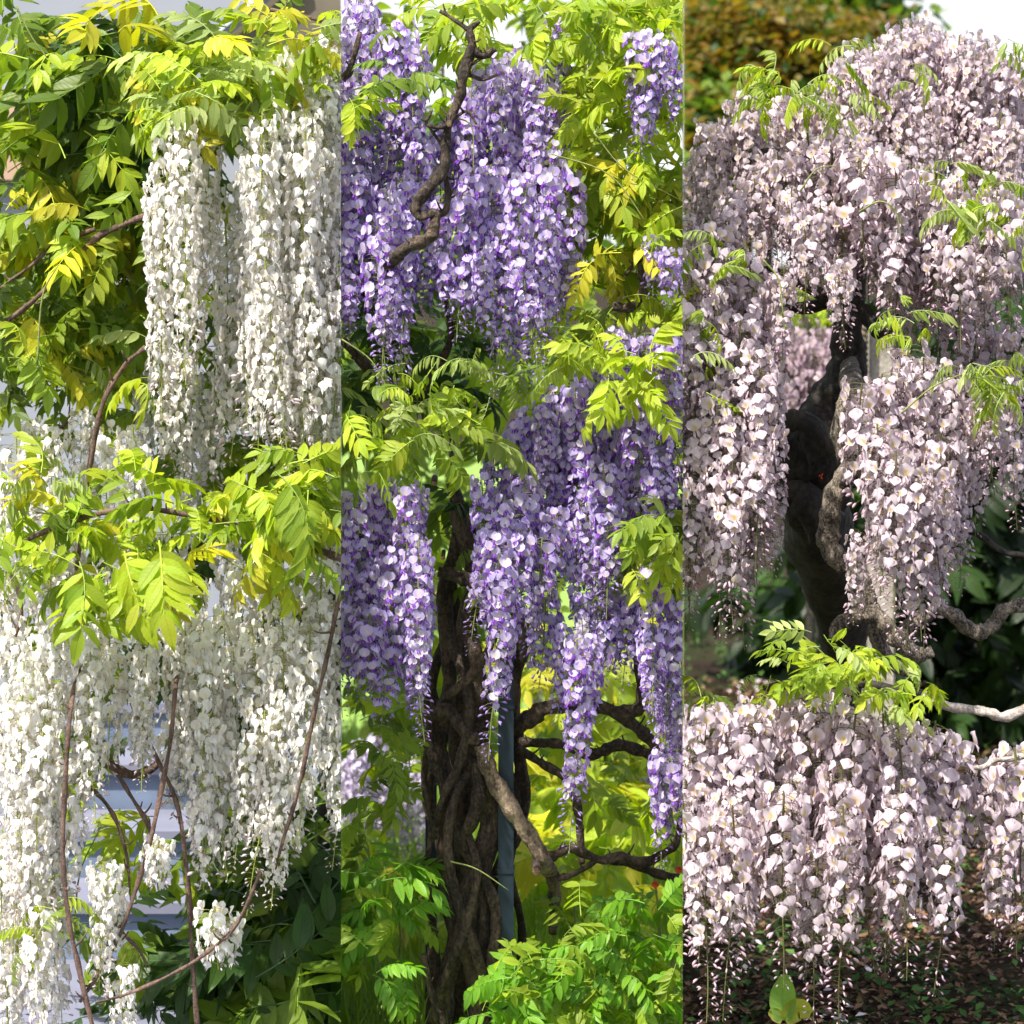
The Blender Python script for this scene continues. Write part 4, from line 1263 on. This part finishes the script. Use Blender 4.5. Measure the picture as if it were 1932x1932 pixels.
link('rope', mb.mesh('rope', [M_ROPE]), pp, Z2)
# pink wisteria further back
bp_ = thing('pink_wisteria', 'distant dusky pink wisteria seen past the black trunk', 'wisteria', (P(1520, 0, 5)[0], 5.0, 0))
limb('trunk', bp_, [(1525, 1500), (1530, 1000), (1520, 700)], [9, 8, 5], 5.0, M_DARKBARK, Z2, .1, 8, 9)
mass(bp_, 'dusk_pink', 1425, 1625, [(1425, 600), (1625, 600)], [(1425, 860), (1625, 860)], 9, (130, 190), 4.6, 4.0, Z2, .45, 5, .3)
fq = Foliage(bp_, Z2)
fq.fill([(1430, 560), (1620, 560), (1620, 600), (1430, 600)], 26, 4.5, 5, .14, ('lime', 'mid'))
fq.build(most=26, hero=0)

# trees behind
def tree(name, label, px, pyt, pyb, y, wpx, tones, n, seed, size=.3):
    g_ = thing(name, label, 'tree', (P(px, 0, y)[0], y, 0))
    k = (y + 9) / 9
    limb('trunk', g_, [(px, 1900 if y < 8 else 483 + 4830 / (y + 9) * 1.02), (px + 8, pyb + 60), (px - 4, (pyt + pyb) / 2), (px + 3, pyt + 20)], [18, 15, 11, 3], y, M_DARKBARK, Z2, .12, 10, seed)
    for i in range(7):
        a = random.uniform(-1, 1)
        yy = random.uniform(pyt + 60, pyb)
        limb('limb', g_, [(px, yy + 40), (px + a * wpx * .25, yy - 6), (px + a * wpx * .48, yy - 30 - 30 * random.random())], [8, 5, 2], y, M_DARKBARK, Z2, .12, 7, seed + i)
    # crown: small leaves gathered in tufts spread through an uneven volume
    mb = MB()
    rg = np.random.default_rng(seed)
    base = np.array(g_.location)
    lc = [(np.array(LEAFCOL[t][0]), np.array(LEAFCOL[t][1])) for t in tones]
    tuft = 0
    while tuft < n:
        u, v, q = rg.uniform(-1, 1, 3)
        if u * u + v * v + q * q > 1:
            continue
        tuft += 1
        c = P(px + u * wpx * .5 * (1 + .12 * math.sin(v * 9)), (pyt + pyb) / 2 + v * (pyb - pyt) * .5, y) + np.array((0, q * wpx * .4 * PX * k, 0))
        c0, c1 = lc[int(rg.integers(0, len(lc)))]
        for _ in range(13):
            d = rg.normal(0, 1, 3) * size * np.array((.55, .55, .35))
            M = rotm(*rg.uniform(-.9, .9, 2), rg.uniform(0, 6.28)) * size * rg.uniform(.28, .5)
            t4 = np.array([(0, 0, 0), (.5, .3, .03), (1, 0, -.1), (.5, -.3, .03)])
            mb.add(t4 @ M.T + c + d - base, [(0, 1, 2), (0, 2, 3)], c0 + (c1 - c0) * rg.random(), [(0, 0), (1, .5), (0, 1), (-1, .5)])
    link('crown', mb.mesh('crown', [M_LEAF], False), g_, Z2)


tree('maple_tree', 'rust and olive coloured tree behind the pink dome', 1400, 10, 330, 12, 420, ('rust', 'olive', 'rust', 'olive', 'dark'), 1500, 3, .25)
tree('maple_tree', 'brownish tree between rust coloured tree and white sky', 1610, 50, 240, 13, 240, ('rust', 'dark', 'rust'), 480, 5, .25)
tree('green_tree', 'dark green tree top rising behind the rust coloured trees', 1440, -90, 150, 17, 420, ('dark', 'green'), 520, 4, .42)
tree('green_tree', 'small airy green tree against the white sky', 1590, -30, 110, 16, 130, ('green', 'dark'), 120, 6, .4)
tree('olive_tree', 'dark olive tree at the left edge under the rust coloured crown', 1300, 190, 420, 11, 240, ('dark', 'green', 'rust'), 330, 8, .32)

# dark bushes that close the view under the flowers
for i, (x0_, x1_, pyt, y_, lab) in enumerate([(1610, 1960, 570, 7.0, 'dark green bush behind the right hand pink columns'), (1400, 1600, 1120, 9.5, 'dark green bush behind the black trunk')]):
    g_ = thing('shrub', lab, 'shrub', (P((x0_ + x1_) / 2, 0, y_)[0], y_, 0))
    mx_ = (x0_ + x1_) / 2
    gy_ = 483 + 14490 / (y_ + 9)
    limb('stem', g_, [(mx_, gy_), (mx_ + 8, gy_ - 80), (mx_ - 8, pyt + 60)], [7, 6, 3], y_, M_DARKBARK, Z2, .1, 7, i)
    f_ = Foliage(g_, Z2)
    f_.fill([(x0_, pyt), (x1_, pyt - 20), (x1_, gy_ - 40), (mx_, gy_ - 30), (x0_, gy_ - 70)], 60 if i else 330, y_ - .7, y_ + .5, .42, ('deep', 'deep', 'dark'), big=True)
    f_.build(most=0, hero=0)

# ground cover: litter, fallen petals, moss tufts, a broad leaved sprout
def scatter(name, label, cat, n, y0, y1, size, cols, zone, lift=.02, px0=XR + 2, px1=1990, ex=1.6):
    mb = MB()
    for i in range(n):
        if i % 45 == 0:
            cy, cx = y0 + (y1 - y0) * random.random() ** ex, random.uniform(px0, px1)
        y_, qx = (y0 + (y1 - y0) * random.random() ** ex, random.uniform(px0, px1)) if i % 3 == 0 else (cy + random.gauss(0, .22), max(px0, cx + random.gauss(0, 32)))
        c = np.array((P(qx, 0, y_)[0], y_, random.uniform(.003, lift)))
        s = size * random.uniform(.5, 1.4)
        M = rotm(random.uniform(-.6, .6), random.uniform(-.6, .6), random.uniform(0, 6.28)) * s
        t = np.array([(0, 0, 0), (.45, .3, .12), (1, .0, 0), (.5, -.28, .1), (.5, 0, .0)])
        col = np.array(random.choice(cols)) * random.uniform(.6, 1.3)
        mb.add(t @ M.T + c + np.array((0, 0, .3 * s * .6)), [(0, 4, 1), (1, 4, 2), (2, 4, 3), (3, 4, 0)], col)
    return tag(link(name, mb.mesh(name, [M_CHIP], False), None, zone), label, cat, kind='stuff')


scatter('leaf_litter', 'brown dry leaves and bark chips covering the dark soil', 'leaf litter', 14000, -.6, 9, .036, [(.10, .055, .03), (.16, .09, .05), (.25, .15, .09), (.05, .03, .02)], Z2)
scatter('fallen_petals', 'pale pink petals fallen on the dark soil', 'petals', 420, -.8, 9, .035, [(.75, .62, .66), (.8, .7, .7)], Z2)
scatter('ground_cover', 'low green weeds dotted over the dark soil', 'weeds', 6000, .5, 13, .042, [(.045, .10, .02), (.07, .15, .03), (.03, .07, .015)], Z2, .05, ex=1.0)
sp_c = P(1478, 1900, .7)
sp = thing('broad_leaf_sprout', 'broad green leaf sprout with a yellowing leaf on dark soil', 'plant', (sp_c[0], .7, 0))
for i, (pts, wv, c) in enumerate([([(1478, 1925), (1476, 1880), (1482, 1838)], .042, (.24, .40, .08)), ([(1480, 1925), (1505, 1902), (1530, 1912)], .036, (.42, .42, .07)), ([(1476, 1925), (1462, 1912), (1450, 1908)], .02, (.36, .36, .08))]):
    cc = catmull(PT(pts, .7), 4) - np.array(sp.location)
    V_, F2 = [], []
    for j, q in enumerate(cc):
        t = j / (len(cc) - 1)
        wd = wv * math.sin(math.pi * min(.93, .12 + .86 * t)) ** .6
        d = (cc[min(j + 1, len(cc) - 1)] - cc[max(0, j - 1)])
        d /= np.linalg.norm(d)
        sdv = np.array((d[2], 0, -d[0]))
        V_ += [q - sdv * wd + np.array((0, -.015, 0)), q, q + sdv * wd + np.array((0, -.012, 0))]
    U_ = [(u, j / (len(cc) - 1)) for j in range(len(cc)) for u in (-1, 0, 1)]
    link('leaf', MB().add(V_, grid_faces(3, len(cc)), c, U_).mesh('leaf', [M_LEAF]), sp, Z2)

# a red blossom in the dark hollow of the trunk, red shrub at the right edge
rb = thing('fallen_blossom', 'small red petal caught on the black trunk', 'petal', P(1549, 898, .42))
for k in range(3):
    a = k * 2.1 + .4
    link('petal', MB().add([(0, 0, 0), (.006 * math.cos(a), -.006, .008 * math.sin(a)), (.009 * math.cos(a + .6), -.003, .011 * math.sin(a + .6)), (.005 * math.cos(a + 1), -.005, .006 * math.sin(a + 1))], [(0, 1, 2), (0, 2, 3)], (.7, .1, .1)).mesh('petal', [M_RED]), rb, Z2)

# ------------------------------------------------------------------ trim each planting to its own bed
bpy.context.view_layer.update()


def side(px):
    xb = (px / 1932 - .5) * W0
    n = Vector((9, -xb, 0)).normalized()
    return Vector((0, CAMY, 0)), n


LIMITS = {0: [(XL, 1)], 1: [(XL, -1), (XR, 1)], 2: [(XR, -1)]}
gone = set()
for o, z in list(ZONE.items()):
    if o.type != 'MESH':
        continue
    mw = o.matrix_world
    bb = [mw @ Vector(c) for c in o.bound_box]
    for px, sgn in LIMITS[z]:
        co, n = side(px)
        n = n * sgn                       # outside where positive
        d = [n.dot(b - co) for b in bb]
        if max(d) <= 0:
            continue
        if min(d) >= 0:
            gone.add(o)
            break
        if o.data.users > 1:
            o.data = o.data.copy()
        b = bmesh.new()
        b.from_mesh(o.data)
        lno = (mw.to_3x3().transposed() @ n).normalized()
        lco = mw.inverted() @ co
        bmesh.ops.bisect_plane(b, geom=b.verts[:] + b.edges[:] + b.faces[:], plane_co=lco, plane_no=lno, clear_outer=True)
        b.to_mesh(o.data)
        empty = len(b.faces) == 0
        b.free()
        if empty:
            gone.add(o)
            break
kids = [c for o in gone for c in o.children]
for o in set(kids) | gone:
    bpy.data.objects.remove(o)
print('objects', len(bpy.data.objects), 'tris', sum(len(m.polygons) for m in bpy.data.meshes))
